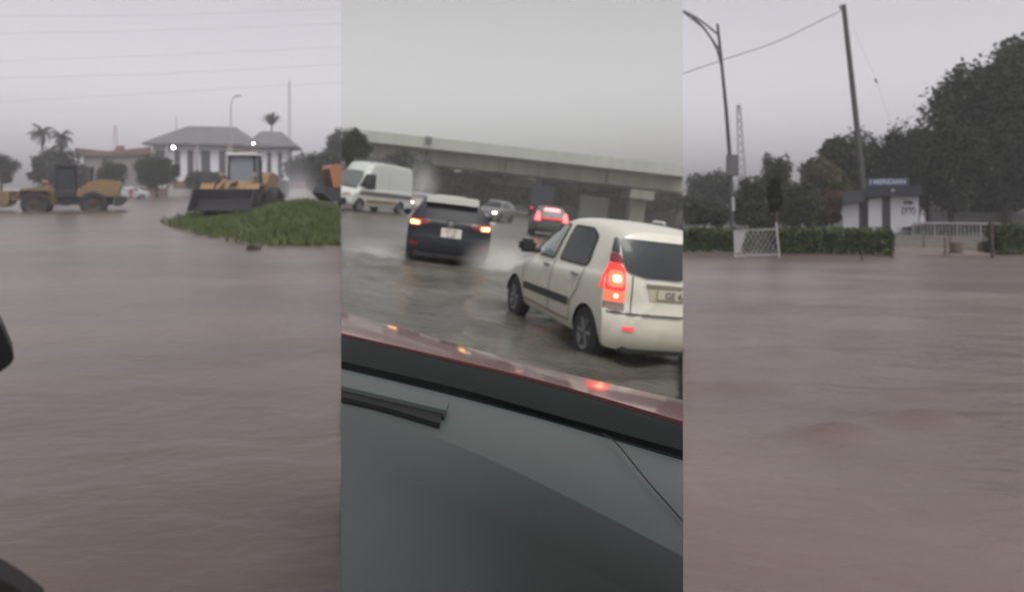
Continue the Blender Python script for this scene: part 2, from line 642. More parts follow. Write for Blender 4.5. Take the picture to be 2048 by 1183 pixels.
RED_LIT = lamp_mat("lit_red_lens", (1.0, 0.045, 0.035), 0.75)
RED_GLOW = lamp_mat("fierce_red_lens", (1.0, 0.12, 0.13), 2.4)
RED_HOT = lamp_mat("brake_bulb_glow", (1.0, 0.50, 0.28), 2.8)
RED_MID = lamp_mat("bright_red_bowl", (1.0, 0.15, 0.09), 1.2)
AMBER_DIM = lamp_mat("dim_amber_lens", (0.9, 0.22, 0.13), 0.55)
AMBER_LIT = lamp_mat("lit_amber_lens", (1.0, 0.36, 0.10), 1.2)
AMBER_HOT = lamp_mat("amber_bulb_glow", (1.0, 0.62, 0.20), 7.0)
RED_DIM = mat("dull_red_lens", (0.16, 0.012, 0.015), 0.18, var=0.2)
CLEAR_LENS = mat("clear_lens", (0.26, 0.20, 0.18), 0.15, var=0.3, scale=30)
HEAD_LIT = lamp_mat("lit_headlamp", (1.0, 0.93, 0.85), 6.0)
WHITE_P = mat("white_car_paint", (0.60, 0.575, 0.50), 0.32, var=0.05, scale=2.5, coat=0.5)
PLATE_W = mat("number_plate_white", (0.62, 0.60, 0.52), 0.5, var=0.08, scale=12)
PLATE_Y = mat("number_plate_tan", (0.42, 0.36, 0.27), 0.5, var=0.08, scale=12)
PLATE_T = mat("plate_characters", (0.05, 0.045, 0.04), 0.6)


def splash_dirt(m, dirt, z0, z1, amount):
    t = m.node_tree
    b = t.nodes["Principled BSDF"]
    src = b.inputs["Base Color"].links[0].from_socket
    tc = t.nodes.new("ShaderNodeTexCoord")
    nz = t.nodes.new("ShaderNodeTexNoise")
    nz.inputs["Scale"].default_value = 7
    nz.inputs["Detail"].default_value = 9
    nz.inputs["Roughness"].default_value = 0.7
    sp = t.nodes.new("ShaderNodeSeparateXYZ")
    mr = t.nodes.new("ShaderNodeMapRange")
    mr.inputs["From Min"].default_value, mr.inputs["From Max"].default_value = z1, z0
    ad = t.nodes.new("ShaderNodeMath")
    ad.operation = 'MULTIPLY_ADD'
    ad.inputs[1].default_value = 0.55
    rp = t.nodes.new("ShaderNodeMapRange")
    rp.inputs["From Min"].default_value, rp.inputs["From Max"].default_value = 0.52, 1.05
    rp.inputs["To Max"].default_value = amount
    mx = t.nodes.new("ShaderNodeMix")
    mx.data_type = 'RGBA'
    mx.inputs[7].default_value = (*dirt, 1)
    t.links.new(tc.outputs["Object"], nz.inputs["Vector"])
    t.links.new(tc.outputs["Object"], sp.inputs[0])
    t.links.new(sp.outputs["Z"], mr.inputs["Value"])
    t.links.new(mr.outputs[0], ad.inputs[0])
    t.links.new(nz.outputs["Fac"], ad.inputs[2])
    t.links.new(ad.outputs[0], rp.inputs["Value"])
    t.links.new(rp.outputs[0], mx.inputs[0])
    t.links.new(src, mx.inputs[6])
    t.links.new(mx.outputs[2], b.inputs["Base Color"])


splash_dirt(WHITE_P, (0.33, 0.27, 0.19), 0.2, 0.85, 0.4)

# basis: text x -> car -y (as read from behind), text y -> z
BEHIND = Matrix(((0, 0, -1, 0), (-1, 0, 0, 0), (0, 1, 0, 0), (0, 0, 0, 1)))


def side_glass(c, t, outl, s, m=None, off=0.012):
    return patch("window", m or GLASS, t, outl, c.side(s, off), 0.05)


def build_hatchback():
    hd = math.radians(18)
    rz = math.pi / 2 + hd
    rw = Vector((1.00, 7.48, 0))          # where the near rear wheel stands
    loc = rw - Matrix.Rotation(rz, 3, 'Z') @ Vector((-1.185, 0.70, 0))
    loc.z = -0.06
    t = thing("hatchback", "white hatchback with its tail lamp lit red wading beside the dark car", "car", MID, loc, rz)
    c = Car(HATCH)
    c.body("body", WHITE_P, t, [(-1.185, 0.285), (1.185, 0.285)])
    lightglass = mat("sky_painted_window", (0.20, 0.225, 0.22), 0.08, var=0.2, scale=1.5)  # opaque pane; the sky showing through is painted as pale grey
    for s in (1, -1):
        for ol in ([(0.90, 0.945), (0.82, 1.03), (0.34, 1.358), (0.0, 1.397), (-0.125, 1.397), (-0.045, 0.945)], [(-0.195, 0.955), (-0.25, 1.397), (-0.76, 1.397), (-1.005, 1.315), (-1.055, 1.02), (-0.99, 0.965)]):
            patch("window_seal", TRIM, t, ol, c.side(s, 0.007), 0.055)
        side_glass(c, t, [(0.86, 0.965), (0.80, 1.02), (0.33, 1.335), (0.0, 1.375), (-0.10, 1.375), (-0.02, 0.965)], s, lightglass)
        side_glass(c, t, [(-0.22, 0.975), (-0.27, 1.375), (-0.75, 1.375), (-0.98, 1.30), (-1.03, 1.03), (-0.98, 0.985)], s)
        d = MB()
        ribbon(d, [(-0.13, 1.36), (-0.12, 0.9), (-0.10, 0.33)], 0.012, c.side(s, 0.012))
        ribbon(d, [(0.92, 0.93), (0.86, 0.6), (0.82, 0.33)], 0.012, c.side(s, 0.012))
        ribbon(d, [(-1.02, 0.95), (-0.93, 0.72), (-0.78, 0.55), (-0.76, 0.33)], 0.012, c.side(s, 0.012))
        ribbon(d, [(0.82, 0.33), (-0.76, 0.33)], 0.012, c.side(s, 0.012))
        d.build("door_gap", SHUT, t)
        for x in (0.06, -0.82):
            p = c.side(s)(x, 0.86)
            MB().box(p + Vector((0, s * 0.012, 0)), (0.17, 0.035, 0.035), bev=0.01).build("door_handle", mat("handle_grey", (0.22, 0.22, 0.21), 0.4), t)  # door handles in plain mid grey
        st = MB()
        ribbon(st, [(0.78, 0.50), (-0.72, 0.53)], 0.075, c.side(s, 0.02))
        ribbon(st, [(0.78, 0.54), (-0.72, 0.57)], 0.02, c.side(s, 0.012))
        st.build("side_moulding", TRIM, t)
        mir = MB().box((0.66, s * 0.865, 1.03), (0.12, 0.23, 0.17), bev=0.04)
        mir.box((0.68, s * 0.73, 0.97), (0.07, 0.16, 0.05))
        mir.build("wing_mirror", TRIM, t, smooth=True)
        # tail lamp cluster: red over amber over clear, wrapping the corner
        f = c.back(0.012)
        q = lambda pts, off: [c.back(off), [(s * y, z) for y, z in pts]]
        def lens(name, m, par, pts, off, r):
            return patch(name, m, par, [(s * y, z) for y, z in pts], c.back(off), r)
        tl = lens("tail_light", RED_LIT, t, [(0.61, 0.81), (0.615, 1.02), (0.66, 1.08), (0.765, 1.08), (0.795, 0.81)], 0.012, 0.02)
        lens("reflector_bowl", RED_MID, tl, [(0.625, 0.84), (0.63, 1.01), (0.765, 1.01), (0.775, 0.84)], 0.017, 0.05)
        lens("bulb", RED_HOT, tl, [(0.655, 0.89), (0.655, 0.965), (0.735, 0.965), (0.735, 0.89)], 0.023, 0.035)
        lens("upper_lens", RED_DIM, t, [(0.625, 1.085), (0.65, 1.17), (0.735, 1.18), (0.755, 1.085)], 0.012, 0.02)
        lens("pillar_trim", GLASS, t, [(0.655, 1.175), (0.64, 1.335), (0.69, 1.335), (0.735, 1.185)], 0.012, 0.02)
        am = lens("turn_lamp", AMBER_DIM, t, [(0.61, 0.695), (0.61, 0.805), (0.795, 0.805), (0.797, 0.695)], 0.012, 0.01)
        lens("bulb", RED_HOT, am, [(0.675, 0.735), (0.675, 0.775), (0.715, 0.775), (0.715, 0.735)], 0.018, 0.018)
        lens("reversing_lens", CLEAR_LENS, t, [(0.61, 0.61), (0.61, 0.69), (0.797, 0.69), (0.797, 0.61)], 0.012, 0.01)
        fs = c.side(s, 0.010)
        patch("lamp_side", RED_LIT, tl, [(-1.56, 0.81), (-1.535, 1.05), (-1.50, 1.02), (-1.485, 0.81)], fs, 0.02)
        rf = mat("glowing_red_reflector", (0.55, 0.05, 0.07), 0.2, emit=(1, 0.1, 0.12), estr=0.5)  # glows by itself in place of the light a reflector throws back
        patch("bumper_reflector", rf, t, [(s * 0.50, 0.425), (s * 0.50, 0.465), (s * 0.62, 0.465), (s * 0.62, 0.425)], c.back(0.008), 0.01)
    patch("rear_window", GLASS, t, [(-0.60, 1.01), (-0.63, 1.09), (-0.64, 1.335), (0.64, 1.335), (0.63, 1.09), (0.60, 1.01), (0.40, 0.965), (-0.40, 0.965)], c.back(0.022), 0.05)
    patch("windscreen", GLASS, t, [(1.0, -0.66), (0.40, -0.53), (0.40, 0.53), (1.0, 0.66)], c.upper(0.006), 0.05)
    g = MB()
    ribbon(g, [(-0.77, 0.595), (0.77, 0.595)], 0.014, c.back(0.012))
    ribbon(g, [(0.545, 0.6), (0.54, 0.97)], 0.010, c.back(0.012))
    ribbon(g, [(-0.545, 0.6), (-0.54, 0.97)], 0.010, c.back(0.012))
    g.build("tailgate_gap", SHUT, t)
    MB().box((c.xr(0.24) + 0.10, 0, 0.22), (0.2, 1.2, 0.07), bev=0.02).build("lower_valance", TRIM, t)
    pl = patch("plate_recess", PLATE_Y, t, [(-0.34, 0.73), (-0.38, 0.885), (0.38, 0.885), (0.34, 0.73)], c.back(0.004), 0.02)
    pp = MB().box((c.xr(0.80) - 0.014, 0, 0.805), (0.016, 0.54, 0.10), bev=0.004).build("number_plate", mat("worn_plate", (0.47, 0.42, 0.34), 0.5, var=0.1, scale=14), t)
    text_mesh("plate_lettering", "GE 4AC2", 0.10, PLATE_T, pp, Matrix.Translation((c.xr(0.80) - 0.026, 0, 0.80)) @ BEHIND, 0.002, 0.95)
    bar = MB()
    ribbon(bar, [(-0.40, 0.892), (0.40, 0.892)], 0.03, c.back(0.02))
    bar.build("plate_garnish", mat("grey_garnish", (0.17, 0.15, 0.12), 0.5), t)
    for x in (-1.185, 1.185):
        for s in (1, -1):
            wheel(t, x, s * 0.705, 0.285)
    return t


def build_suv():
    place, px, D = MID, 902, 17.2
    loc = place.col(px, D)
    loc.z = -0.14
    t = thing("suv", "dark blue car with pale roof edge and amber lamps, seen from behind", "car", MID, loc, math.pi / 2 + math.radians(7))
    paint = mat("dark_navy_paint", (0.011, 0.013, 0.020), 0.38, var=0.25, scale=2, spec=0.3)
    sglass = mat("dark_rear_glass", (0.018, 0.020, 0.026), 0.3, var=0.2, spec=0.12)
    c = Car(SUV)
    c.body("body", paint, t, [(-1.28, 0.34), (1.28, 0.34)])
    pale = mat("pale_grey_roof", (0.36, 0.355, 0.33), 0.35, var=0.08)  # pale grey colour for the spoiler and roof panel only
    patch("rear_window", sglass, t, [(-0.66, 1.10), (-0.55, 1.44), (0.55, 1.44), (0.66, 1.10)], c.back(0.01), 0.06)
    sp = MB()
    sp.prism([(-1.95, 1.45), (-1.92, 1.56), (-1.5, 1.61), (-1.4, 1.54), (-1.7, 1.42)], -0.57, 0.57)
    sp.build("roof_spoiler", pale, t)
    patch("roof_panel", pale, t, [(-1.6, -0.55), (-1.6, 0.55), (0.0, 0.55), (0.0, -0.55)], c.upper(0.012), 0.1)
    MB().tube([(-1.5, 0, 1.66), (-1.62, 0, 1.80)], 0.012, 6).build("aerial", TRIM, t)
    for s in (1, -1):
        side_glass(c, t, [(0.9, 1.06), (0.45, 1.42), (-0.15, 1.50), (-0.2, 1.06)], s)
        side_glass(c, t, [(-0.3, 1.06), (-0.27, 1.50), (-1.1, 1.48), (-1.5, 1.35), (-1.2, 1.10)], s)
        tl = patch("tail_light", RED_DIM, t, [(s * 0.44, 0.99), (s * 0.46, 1.06), (s * 0.86, 1.10), (s * 0.885, 0.92), (s * 0.70, 0.91)], c.back(0.012), 0.03)
        patch("bulb", AMBER_HOT, tl, [(s * 0.70, 0.955), (s * 0.69, 1.005), (s * 0.85, 1.02), (s * 0.86, 0.965)], c.back(0.02), 0.025)
        patch("glow_lens", AMBER_LIT, tl, [(s * 0.655, 0.935), (s * 0.65, 1.03), (s * 0.872, 1.045), (s * 0.877, 0.93)], c.back(0.016), 0.03)
        patch("bumper_lamp", RED_DIM, t, [(s * 0.66, 0.50), (s * 0.66, 0.57), (s * 0.86, 0.59), (s * 0.86, 0.49)], c.back(0.012), 0.02)
        mir = MB().box((0.75, s * 1.02, 1.10), (0.12, 0.2, 0.15), bev=0.04)
        mir.build("wing_mirror", paint, t, smooth=True)
    g = MB()
    ribbon(g, [(-0.88, 0.72), (0.88, 0.72)], 0.02, c.back(0.004))
    g.build("tailgate_gap", SHUT, t)
    MB().lathe([(0.0, 0.012), (0.05, 0.012), (0.062, 0.004), (0.062, -0.01)], (c.xr(1.0) - 0.006, 0, 1.0), (-1, 0, 0), 20).build("badge", mat("chrome_badge", (0.2, 0.2, 0.2), 0.4, 0.8), t)
    pp = MB().box((c.xr(0.80) - 0.02, -0.03, 0.82), (0.03, 0.44, 0.20), bev=0.006).build("number_plate", PLATE_W, t)
    text_mesh("plate_lettering", "GT 83\n2 20", 0.095, PLATE_T, pp, Matrix.Translation((c.xr(0.80) - 0.04, -0.03, 0.815)) @ BEHIND, 0.002, 1.1)
    MB().box((c.xr(0.3) + 0.04, 0, 0.32), (0.16, 1.5, 0.12), bev=0.03).build("lower_bumper", TRIM, t)
    for x in (-1.28, 1.28):
        for s in (1, -1):
            wheel(t, x, s * 0.80, 0.34, 0.2)
    return t


def build_van():
    loc = MID.col(740, 40.5)
    t = thing("van", "white high roof van with brown stripes standing left of the dark car", "van", MID, loc, math.radians(180 + 52) + MID.off(752))
    paint = mat("white_van_paint", (0.46, 0.475, 0.455), 0.35, var=0.05, scale=1.5)
    c = Car(VAN)
    c.body("body", paint, t, [(-1.75, 0.37), (1.95, 0.37)])
    patch("windscreen", mat("van_windscreen", (0.11, 0.12, 0.125), 0.08, var=0.2), t, [(2.22, -0.80), (1.50, -0.72), (1.50, 0.72), (2.22, 0.80)], c.upper(0.012), 0.06)
    band = mat("grey_brown_stripe", (0.11, 0.09, 0.08), 0.5)
    tan = mat("tan_sill_stripe", (0.20, 0.11, 0.06), 0.5)
    for s in (1, -1):
        side_glass(c, t, [(2.0, 1.42), (1.45, 2.12), (0.75, 2.14), (0.75, 1.34), (1.2, 1.28)], s, None, 0.045)
        st = MB()
        ribbon(st, [(2.1, 1.08), (-2.8, 1.04)], 0.20, c.side(s, 0.05))
        st.build("side_stripe", band, t)
        st = MB()
        ribbon(st, [(1.45, 0.62), (-1.3, 0.62)], 0.18, c.side(s, 0.03))
        st.build("sill_stripe", tan, t)
        d = MB()
        ribbon(d, [(0.70, 2.2), (0.70, 0.45)], 0.02, c.side(s, 0.012))
        ribbon(d, [(-0.55, 2.3), (-0.55, 0.45)], 0.02, c.side(s, 0.012))
        d.build("door_gap", mat("van_gap", (0.25, 0.25, 0.25), 0.7), t)
        patch("headlight", CLEAR_LENS, t, [(s * 0.55, 0.82), (s * 0.55, 1.0), (s * 0.88, 1.06), (s * 0.92, 0.86)], c.nose(0.012), 0.04)
        MB().box((1.85, s * 1.14, 1.55), (0.14, 0.24, 0.34), bev=0.05).build("wing_mirror", TRIM, t, smooth=True)
    rk = MB()
    for y in (-0.62, 0.62):
        rk.tube([(0.9, y, 2.93), (-1.3, y, 2.96)], 0.04, 6)
    for x in (0.8, 0.1, -0.6, -1.2):
        rk.tube([(x, -0.62, 2.95), (x, 0.62, 2.95)], 0.03, 6)
        rk.box((x, 0.62, 2.87), (0.08, 0.05, 0.16)).box((x, -0.62, 2.87), (0.08, 0.05, 0.16))
    rk.build("roof_rack", mat("rack_grey", (0.12, 0.12, 0.12), 0.5), t)
    MB().box((2.93, 0, 0.52), (0.16, 1.7, 0.34), bev=0.05).build("bumper", TRIM, t, smooth=True)
    patch("grille", TRIM, t, [(-0.42, 0.80), (-0.45, 1.0), (0.45, 1.0), (0.42, 0.80)], c.nose(0.012), 0.04)
    for x in (-1.75, 1.95):
        for s in (1, -1):
            wheel(t, x, s * 0.88, 0.37, 0.22)
    return t


def small_car(prof, name, label, place, px, D, rz, paint, front_lit=False, rear_lit=False, wells=1.28, r=0.31, z=-0.06, cat="car", group=None, brake=False):
    loc = place.col(px, D)
    loc.z = z
    t = thing(name, label, cat, place, loc, rz, group)
    c = Car(prof)
    b = c.body("body", paint, t, [(-wells, r), (wells, r)])
    zt, bl = c.ztop(0), c.belt(0)
    w = c.W
    for s in (1, -1):
        side_glass(c, t, [(0.72, bl + 0.05), (0.35, zt - 0.2), (-0.15, zt - 0.12), (-0.15, bl + 0.05)], s)
        side_glass(c, t, [(-0.25, bl + 0.05), (-0.25, zt - 0.12), (-0.8, zt - 0.14), (-1.05, bl + 0.07)], s)
        hl = HEAD_LIT if front_lit else CLEAR_LENS
        patch("headlight", hl, t, [(s * w * 0.58, 0.60), (s * w * 0.58, 0.72), (s * w * 0.86, 0.75), (s * w * 0.9, 0.64)], c.nose(0.012), 0.03)
        zl = 0.82 if prof is not SUV else 0.98
        patch("tail_light", RED_LIT if rear_lit else RED_DIM, t, [(s * w * 0.62, zl - 0.1), (s * w * 0.62, zl + 0.1), (s * w * 0.93, zl + 0.12), (s * w * 0.95, zl - 0.1)], c.back(0.012), 0.03)
    patch("windscreen", GLASS, t, [(0.98, -w * 0.78), (0.45, -w * 0.66), (0.45, w * 0.66), (0.98, w * 0.78)], c.upper(0.008), 0.05)
    if prof is SEDAN:
        patch("rear_window", GLASS, t, [(-1.55, -w * 0.72), (-1.1, -w * 0.62), (-1.1, w * 0.62), (-1.55, w * 0.72)], c.upper(0.008), 0.05)
    else:
        patch("rear_window", GLASS, t, [(-w * 0.75, bl + 0.07), (-w * 0.66, zt - 0.2), (w * 0.66, zt - 0.2), (w * 0.75, bl + 0.07)], c.back(0.01), 0.05)
    if brake:
        for s in (1, -1):
            patch("brake_light", RED_GLOW, t, [(s * w * 0.60, 0.86), (s * w * 0.70, 1.30), (s * w * 0.80, 1.32), (s * w * 0.95, 0.86)], c.back(0.03), 0.04)
        patch("high_brake_light", RED_GLOW, t, [(-0.40, 1.36), (-0.36, 1.50), (0.36, 1.50), (0.40, 1.36)], c.back(0.03), 0.03)
        patch("glowing_strip", RED_LIT, t, [(-0.5, 0.96), (-0.5, 1.02), (0.5, 1.02), (0.5, 0.96)], c.back(0.03), 0.0)
    patch("number_plate", PLATE_W, t, [(-0.25, 0.42), (-0.25, 0.52), (0.25, 0.52), (0.25, 0.42)], c.nose(0.014), 0.0)
    for x in (-wells, wells):
        for s in (1, -1):
            wheel(t, x, s * (w - 0.1), r)
    return t


# ------------------------------------------------------------------ wheel loader
def build_loader(label, place, px, D, rz, yellow, bucket_m, bucket_z=0.25, roof_m=None, z=0.0, glass_m=None):
    loc = place.col(px, D)
    loc.z = z
    t = thing("wheel_loader", label, "loader", place, loc, rz, "loaders parked in the flood")
    dark = mat("loader_dark_steel", (0.02, 0.02, 0.022), 0.7, var=0.3)
    # engine hood: slopes down to the cab side, overhangs at the rear
    hd = MB().prism([(-0.75, 1.15), (-0.75, 1.45), (-1.35, 2.02), (-2.0, 2.20), (-2.95, 2.10), (-3.1, 1.95), (-2.95, 1.15)], -0.85, 0.85)
    hd.build("engine_hood", yellow, t)
    g = MB()
    for k in range(5):
        g.box((-3.05, 0, 1.28 + k * 0.13), (0.06, 1.2, 0.05))
    g.build("radiator_grille", dark, t)
    cw = MB().prism([(-2.7, 0.55), (-2.75, 1.16), (-3.3, 1.12), (-3.45, 0.9), (-3.1, 0.55)], -1.15, 1.15)
    cw.build("counterweight", dark, t)
    MB().prism([(-2.6, 0.6), (-2.6, 1.12), (0.2, 1.12), (0.4, 0.65)], -0.55, 0.55).build("chassis", dark, t)
    ff = MB().prism([(0.35, 0.6), (0.3, 1.15), (0.75, 1.75), (1.15, 1.75), (1.6, 1.0), (1.75, 0.6)], -0.5, 0.5)
    ff.build("front_frame", yellow, t)
    for s in (1, -1):
        fd = MB().prism([(0.55, 1.45), (0.75, 1.62), (2.0, 1.62), (2.25, 1.35), (2.05, 1.5), (0.8, 1.5)], s * 0.72, s * 1.3)
        fd.build("mudguard", yellow, t)
        lg = MB().prism([(0.6, 1.62), (0.75, 1.85), (1.9, 1.5), (2.6, bucket_z + 0.62), (2.56, bucket_z + 0.32), (1.7, 1.1)], s * 0.52, s * 0.70)
        lg.build("lift_arm", yellow, t)
        hl = MB().box((0.95, s * 0.75, 2.05), (0.16, 0.22, 0.2), bev=0.03)
        hl.tube([(0.95, s * 0.7, 1.7), (0.95, s * 0.75, 2.0)], 0.03, 6)
        hl.build("headlight", CLEAR_LENS, t)
        sp = MB()
        for k in range(3):
            sp.box((-0.15, s * 1.05, 0.62 + k * 0.3), (0.45, 0.3, 0.04))
        sp.box((-0.36, s * 1.15, 0.9), (0.04, 0.04, 0.66)).box((0.06, s * 1.15, 0.9), (0.04, 0.04, 0.66))
        sp.build("steps", dark, t)
    # hydraulic link
    MB().tube([(0.9, 0, 1.7), (2.0, 0, 1.55)], 0.08, 8).tube([(2.0, 0, 1.55), (2.65, 0, bucket_z + 0.75)], 0.06, 8).build("tilt_ram", dark, t)
    bz = bucket_z
    bk = MB()
    outer = [(2.62, bz + 0.95), (2.55, bz + 0.5), (2.62, bz + 0.15), (2.9, bz), (3.85, bz)]
    inner = [(3.85, bz + 0.05), (2.95, bz + 0.07), (2.72, bz + 0.22), (2.66, bz + 0.5), (2.72, bz + 0.93)]
    bk.prism(outer + inner, -1.30, 1.30)
    for s in (1, -1):
        bk.prism([(2.62, bz + 0.95), (2.58, bz + 0.5), (2.65, bz + 0.18), (2.95, bz + 0.02), (3.80, bz + 0.02), (3.05, bz + 0.92)], s * 1.26, s * 1.32)
    for k in range(8):
        bk.prism([(3.8, bz - 0.01), (3.8, bz + 0.07), (4.02, bz + 0.01)], -1.24 + k * 0.345, -1.16 + k * 0.345)
    bk.build("bucket", bucket_m, t)
    # cab
    cab = MB()
    posts = [(-0.62, 0.66), (-0.62, -0.66), (0.38, 0.62), (0.38, -0.62)]
    for x, y in posts:
        cab.tube([(x, y, 1.45), (x * 0.86 - 0.02, y * 0.92, 2.95)], 0.055, 6)
    cab.box((-0.12, 0, 1.30), (1.15, 1.45, 0.42), bev=0.03)
    cab.build("cab", dark, t)
    gl = MB()
    gl.prism([(-0.6, 1.52), (-0.55, 2.95), (0.31, 2.95), (0.36, 1.52)], -0.60, 0.60)
    gl.build("cab_window", glass_m or mat("cab_glass", (0.03, 0.035, 0.036), 0.2, var=0.3, scale=2, spec=0.2), t)
    MB().box((-0.12, 0, 3.03), (1.25, 1.5, 0.16), taper=0.92, bev=0.04).build("cab_roof", roof_m or yellow, t)
    MB().tube([(-1.5, 0.4, 2.05), (-1.5, 0.4, 2.85)], 0.07, 8).build("exhaust", dark, t)
    for x in (-1.6, 1.35):
        for s in (1, -1):
            wheel(t, x, s * 1.02, 0.72, 0.55, mat("loader_rim", (0.035, 0.03, 0.022), 0.7))
    return t


# ------------------------------------------------------------------ plants
BARK = mat("bark", (0.05, 0.042, 0.035), 0.9, var=0.35, scale=6, bump=0.6)


def leafmat(name, col):
    return mat(name, col, 0.72, var=0.60, scale=0.45, island=0.55, spec=0.16)


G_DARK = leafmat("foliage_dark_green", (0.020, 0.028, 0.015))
G_MID = leafmat("foliage_mid_green", (0.040, 0.050, 0.026))
G_OLIVE = leafmat("foliage_olive", (0.072, 0.068, 0.028))
G_GREY = leafmat("foliage_grey_green", (0.034, 0.040, 0.032))
G_RUST = leafmat("foliage_rusty", (0.075, 0.048, 0.028))


def tree(label, place, px, D, top, hw, bottom, m, seed, n=3600, leaf=None, name="tree", group=None, clumps=None, ragged=0.3, base=None):
    rnd = random.Random(seed)
    s = D / F
    zt = place.at(px, top, D).z
    zb = max(0.3, place.at(px, bottom, D).z)
    rx = hw * s
    rz_ = (zt - zb) / 2
    zc = (zt + zb) / 2
    loc = place.col(px, D)
    t = thing(name, label, "tree" if name == "tree" else "shrub", place, loc, place.off(px), group)
    lf = leaf or max(0.12, rx * 0.064)
    n = int(n * 2.7)
    K = clumps or 34
    cl = []
    for k in range(K):
        for _ in range(30):
            v = Vector((rnd.uniform(-1, 1), rnd.uniform(-1, 1), rnd.uniform(-1, 1)))
            if v.length <= 1:
                break
        r = rnd.uniform(0.20, 0.42)
        v = v * (1 - r * 0.8)
        cl.append((Vector((v.x * rx, v.y * rx * 0.8, zc + v.z * rz_)), r * rx * rnd.uniform(0.8, 1.1), r * rz_ * rnd.uniform(0.8, 1.15)))
    cr = MB()
    for i in range(n):
        c, a, b = cl[rnd.randrange(K)]
        d = Vector((rnd.gauss(0, 1), rnd.gauss(0, 1), rnd.gauss(0, 1))).normalized() * (rnd.random() ** 0.4) * (1 + min(0.22, max(0, rnd.gauss(0, ragged))))
        cr.leaf(c + Vector((d.x * a, d.y * a, d.z * b)), lf * rnd.uniform(0.6, 1.4), rnd)
    cr.build("crown", m, t)
    tk = MB()
    tr = max(0.05, min(0.45, zt * 0.03))
    zj = max(0.4, zb + 0.25 * (zt - zb))
    bend = rnd.uniform(-0.1, 0.1) * rx
    tk.tube([(0, 0, -0.3), (bend * 0.5, 0, zj * 0.5), (bend, 0, zj)], tr, 8, tr * 0.7)
    for c, a, b in cl[:7]:
        mid = Vector((bend, 0, zj)).lerp(c, 0.5) + Vector((0, 0, -0.06 * rz_))
        tk.tube([(bend, 0, zj), mid, c], tr * 0.5, 6, tr * 0.12)
    tk.build("trunk", BARK, t, smooth=True)
    return t


def palm(label, place, px, D, top, crown_h, hw, seed, upright=0.3, group=None):
    rnd = random.Random(seed)
    s = D / F
    zt = place.at(px, top, D).z
    zc = zt - crown_h * s * 0.45
    R = hw * s
    t = thing("palm_tree", label, "tree", place, place.col(px, D), place.off(px), group)
    MB().tube([(0.15 * R, 0, -0.2), (0.08 * R, 0, zc * 0.5), (0, 0, zc)], 0.24, 8, 0.15).build("trunk", BARK, t, smooth=True)
    cr = MB()
    for k in range(50):
        a = rnd.uniform(0, 6.28)
        el = rnd.uniform(-0.9, 1.45) if upright < 0.5 else rnd.uniform(0.55, 1.45)
        L = R * rnd.uniform(1.1, 1.6)
        droop = (1.0 - upright) * rnd.uniform(0.9, 1.5)
        p, pts = Vector((0, 0, zc)), []
        for i in range(8):
            e = el - droop * (i / 7) * 1.3
            pts.append(p.copy())
            p = p + Vector((math.cos(a) * math.cos(e), math.sin(a) * math.cos(e), math.sin(e))) * L / 7
        cr.tube(pts, 0.04, 4, 0.01)
        sd = Vector((-math.sin(a), math.cos(a), 0))
        for i in range(1, 8):
            for q in (0, 0.5):
                b = pts[i - 1].lerp(pts[i], q)
                d = (pts[i] - pts[i - 1]).normalized()
                for sg in (1, -1):
                    tip = b + (sd * sg * 0.6 + d * 0.6 + Vector((0, 0, -0.5 * (1 - upright)))) * L * 0.24
                    wv = d * L * 0.035
                    cr.add([b - wv, b + wv, tip], [(0, 1, 2)])
    cr.build("crown", G_GREY, t)
    return t


def hedge(label, p0, p1, depth, h, seed, n):
    rnd = random.Random(seed)
    d = p1 - p0
    L = d.length
    rz = math.atan2(d.y, d.x)
    t = thing("hedge", label, "hedge", RIGHT, p0, rz, "clipped hedges along the flooded verge")
    lf = MB()

    def lump(x, k):
        return 0.11 * noise.noise(Vector((x * 1.1, k, seed))) + 0.03 * noise.noise(Vector((x * 5, k, seed)))
    for i in range(n):
        x = rnd.uniform(0, L)
        f = rnd.random()
        if f < 0.5:
            y, z = -lump(x, 1) + rnd.gauss(0, 0.03), rnd.uniform(0.04, h)
            z = 0.04 + (h - 0.04) * rnd.random() ** 0.75
        elif f < 0.85:
            y, z = rnd.uniform(0, depth), h + lump(x, 2) + rnd.gauss(0, 0.03)
        elif f < 0.93:
            x, y, z = rnd.choice((0, L)) + rnd.gauss(0, 0.04), rnd.uniform(0, depth), rnd.uniform(0.03, h)
        else:
            y, z = depth + rnd.gauss(0, 0.03), rnd.uniform(0.03, h)
        lf.leaf(Vector((x, y, z)), rnd.uniform(0.06, 0.11), rnd)
    for i in range(int(n * 0.012)):           # shoots standing proud of the clipped top
        x, y = rnd.uniform(0, L), rnd.uniform(0, depth)
        for k in range(3):
            lf.leaf(Vector((x, y, h + 0.03 + 0.05 * k)), 0.06, rnd)
    lf.build("foliage", mat("hedge_leaves", (0.048, 0.066, 0.020), 0.6, var=0.6, scale=2.5, island=0.6, spec=0.25), t)
    st = MB()
    st.prism([(0.1, 0.12), (0.1, h - 0.08), (L - 0.1, h - 0.08), (L - 0.1, 0.12)], 0.09, depth - 0.08)
    for i in range(int(L * 7)):
        x = rnd.uniform(0.1, L - 0.1)
        y = rnd.uniform(0.02, depth - 0.05)
        st.tube([(x, y, -0.1), (x + rnd.uniform(-.1, .1), y, h * 0.5)], 0.012, 5)
    st.build("stems", mat("hedge_stems", (0.022, 0.022, 0.014), 0.9, var=0.4), t)
    return t


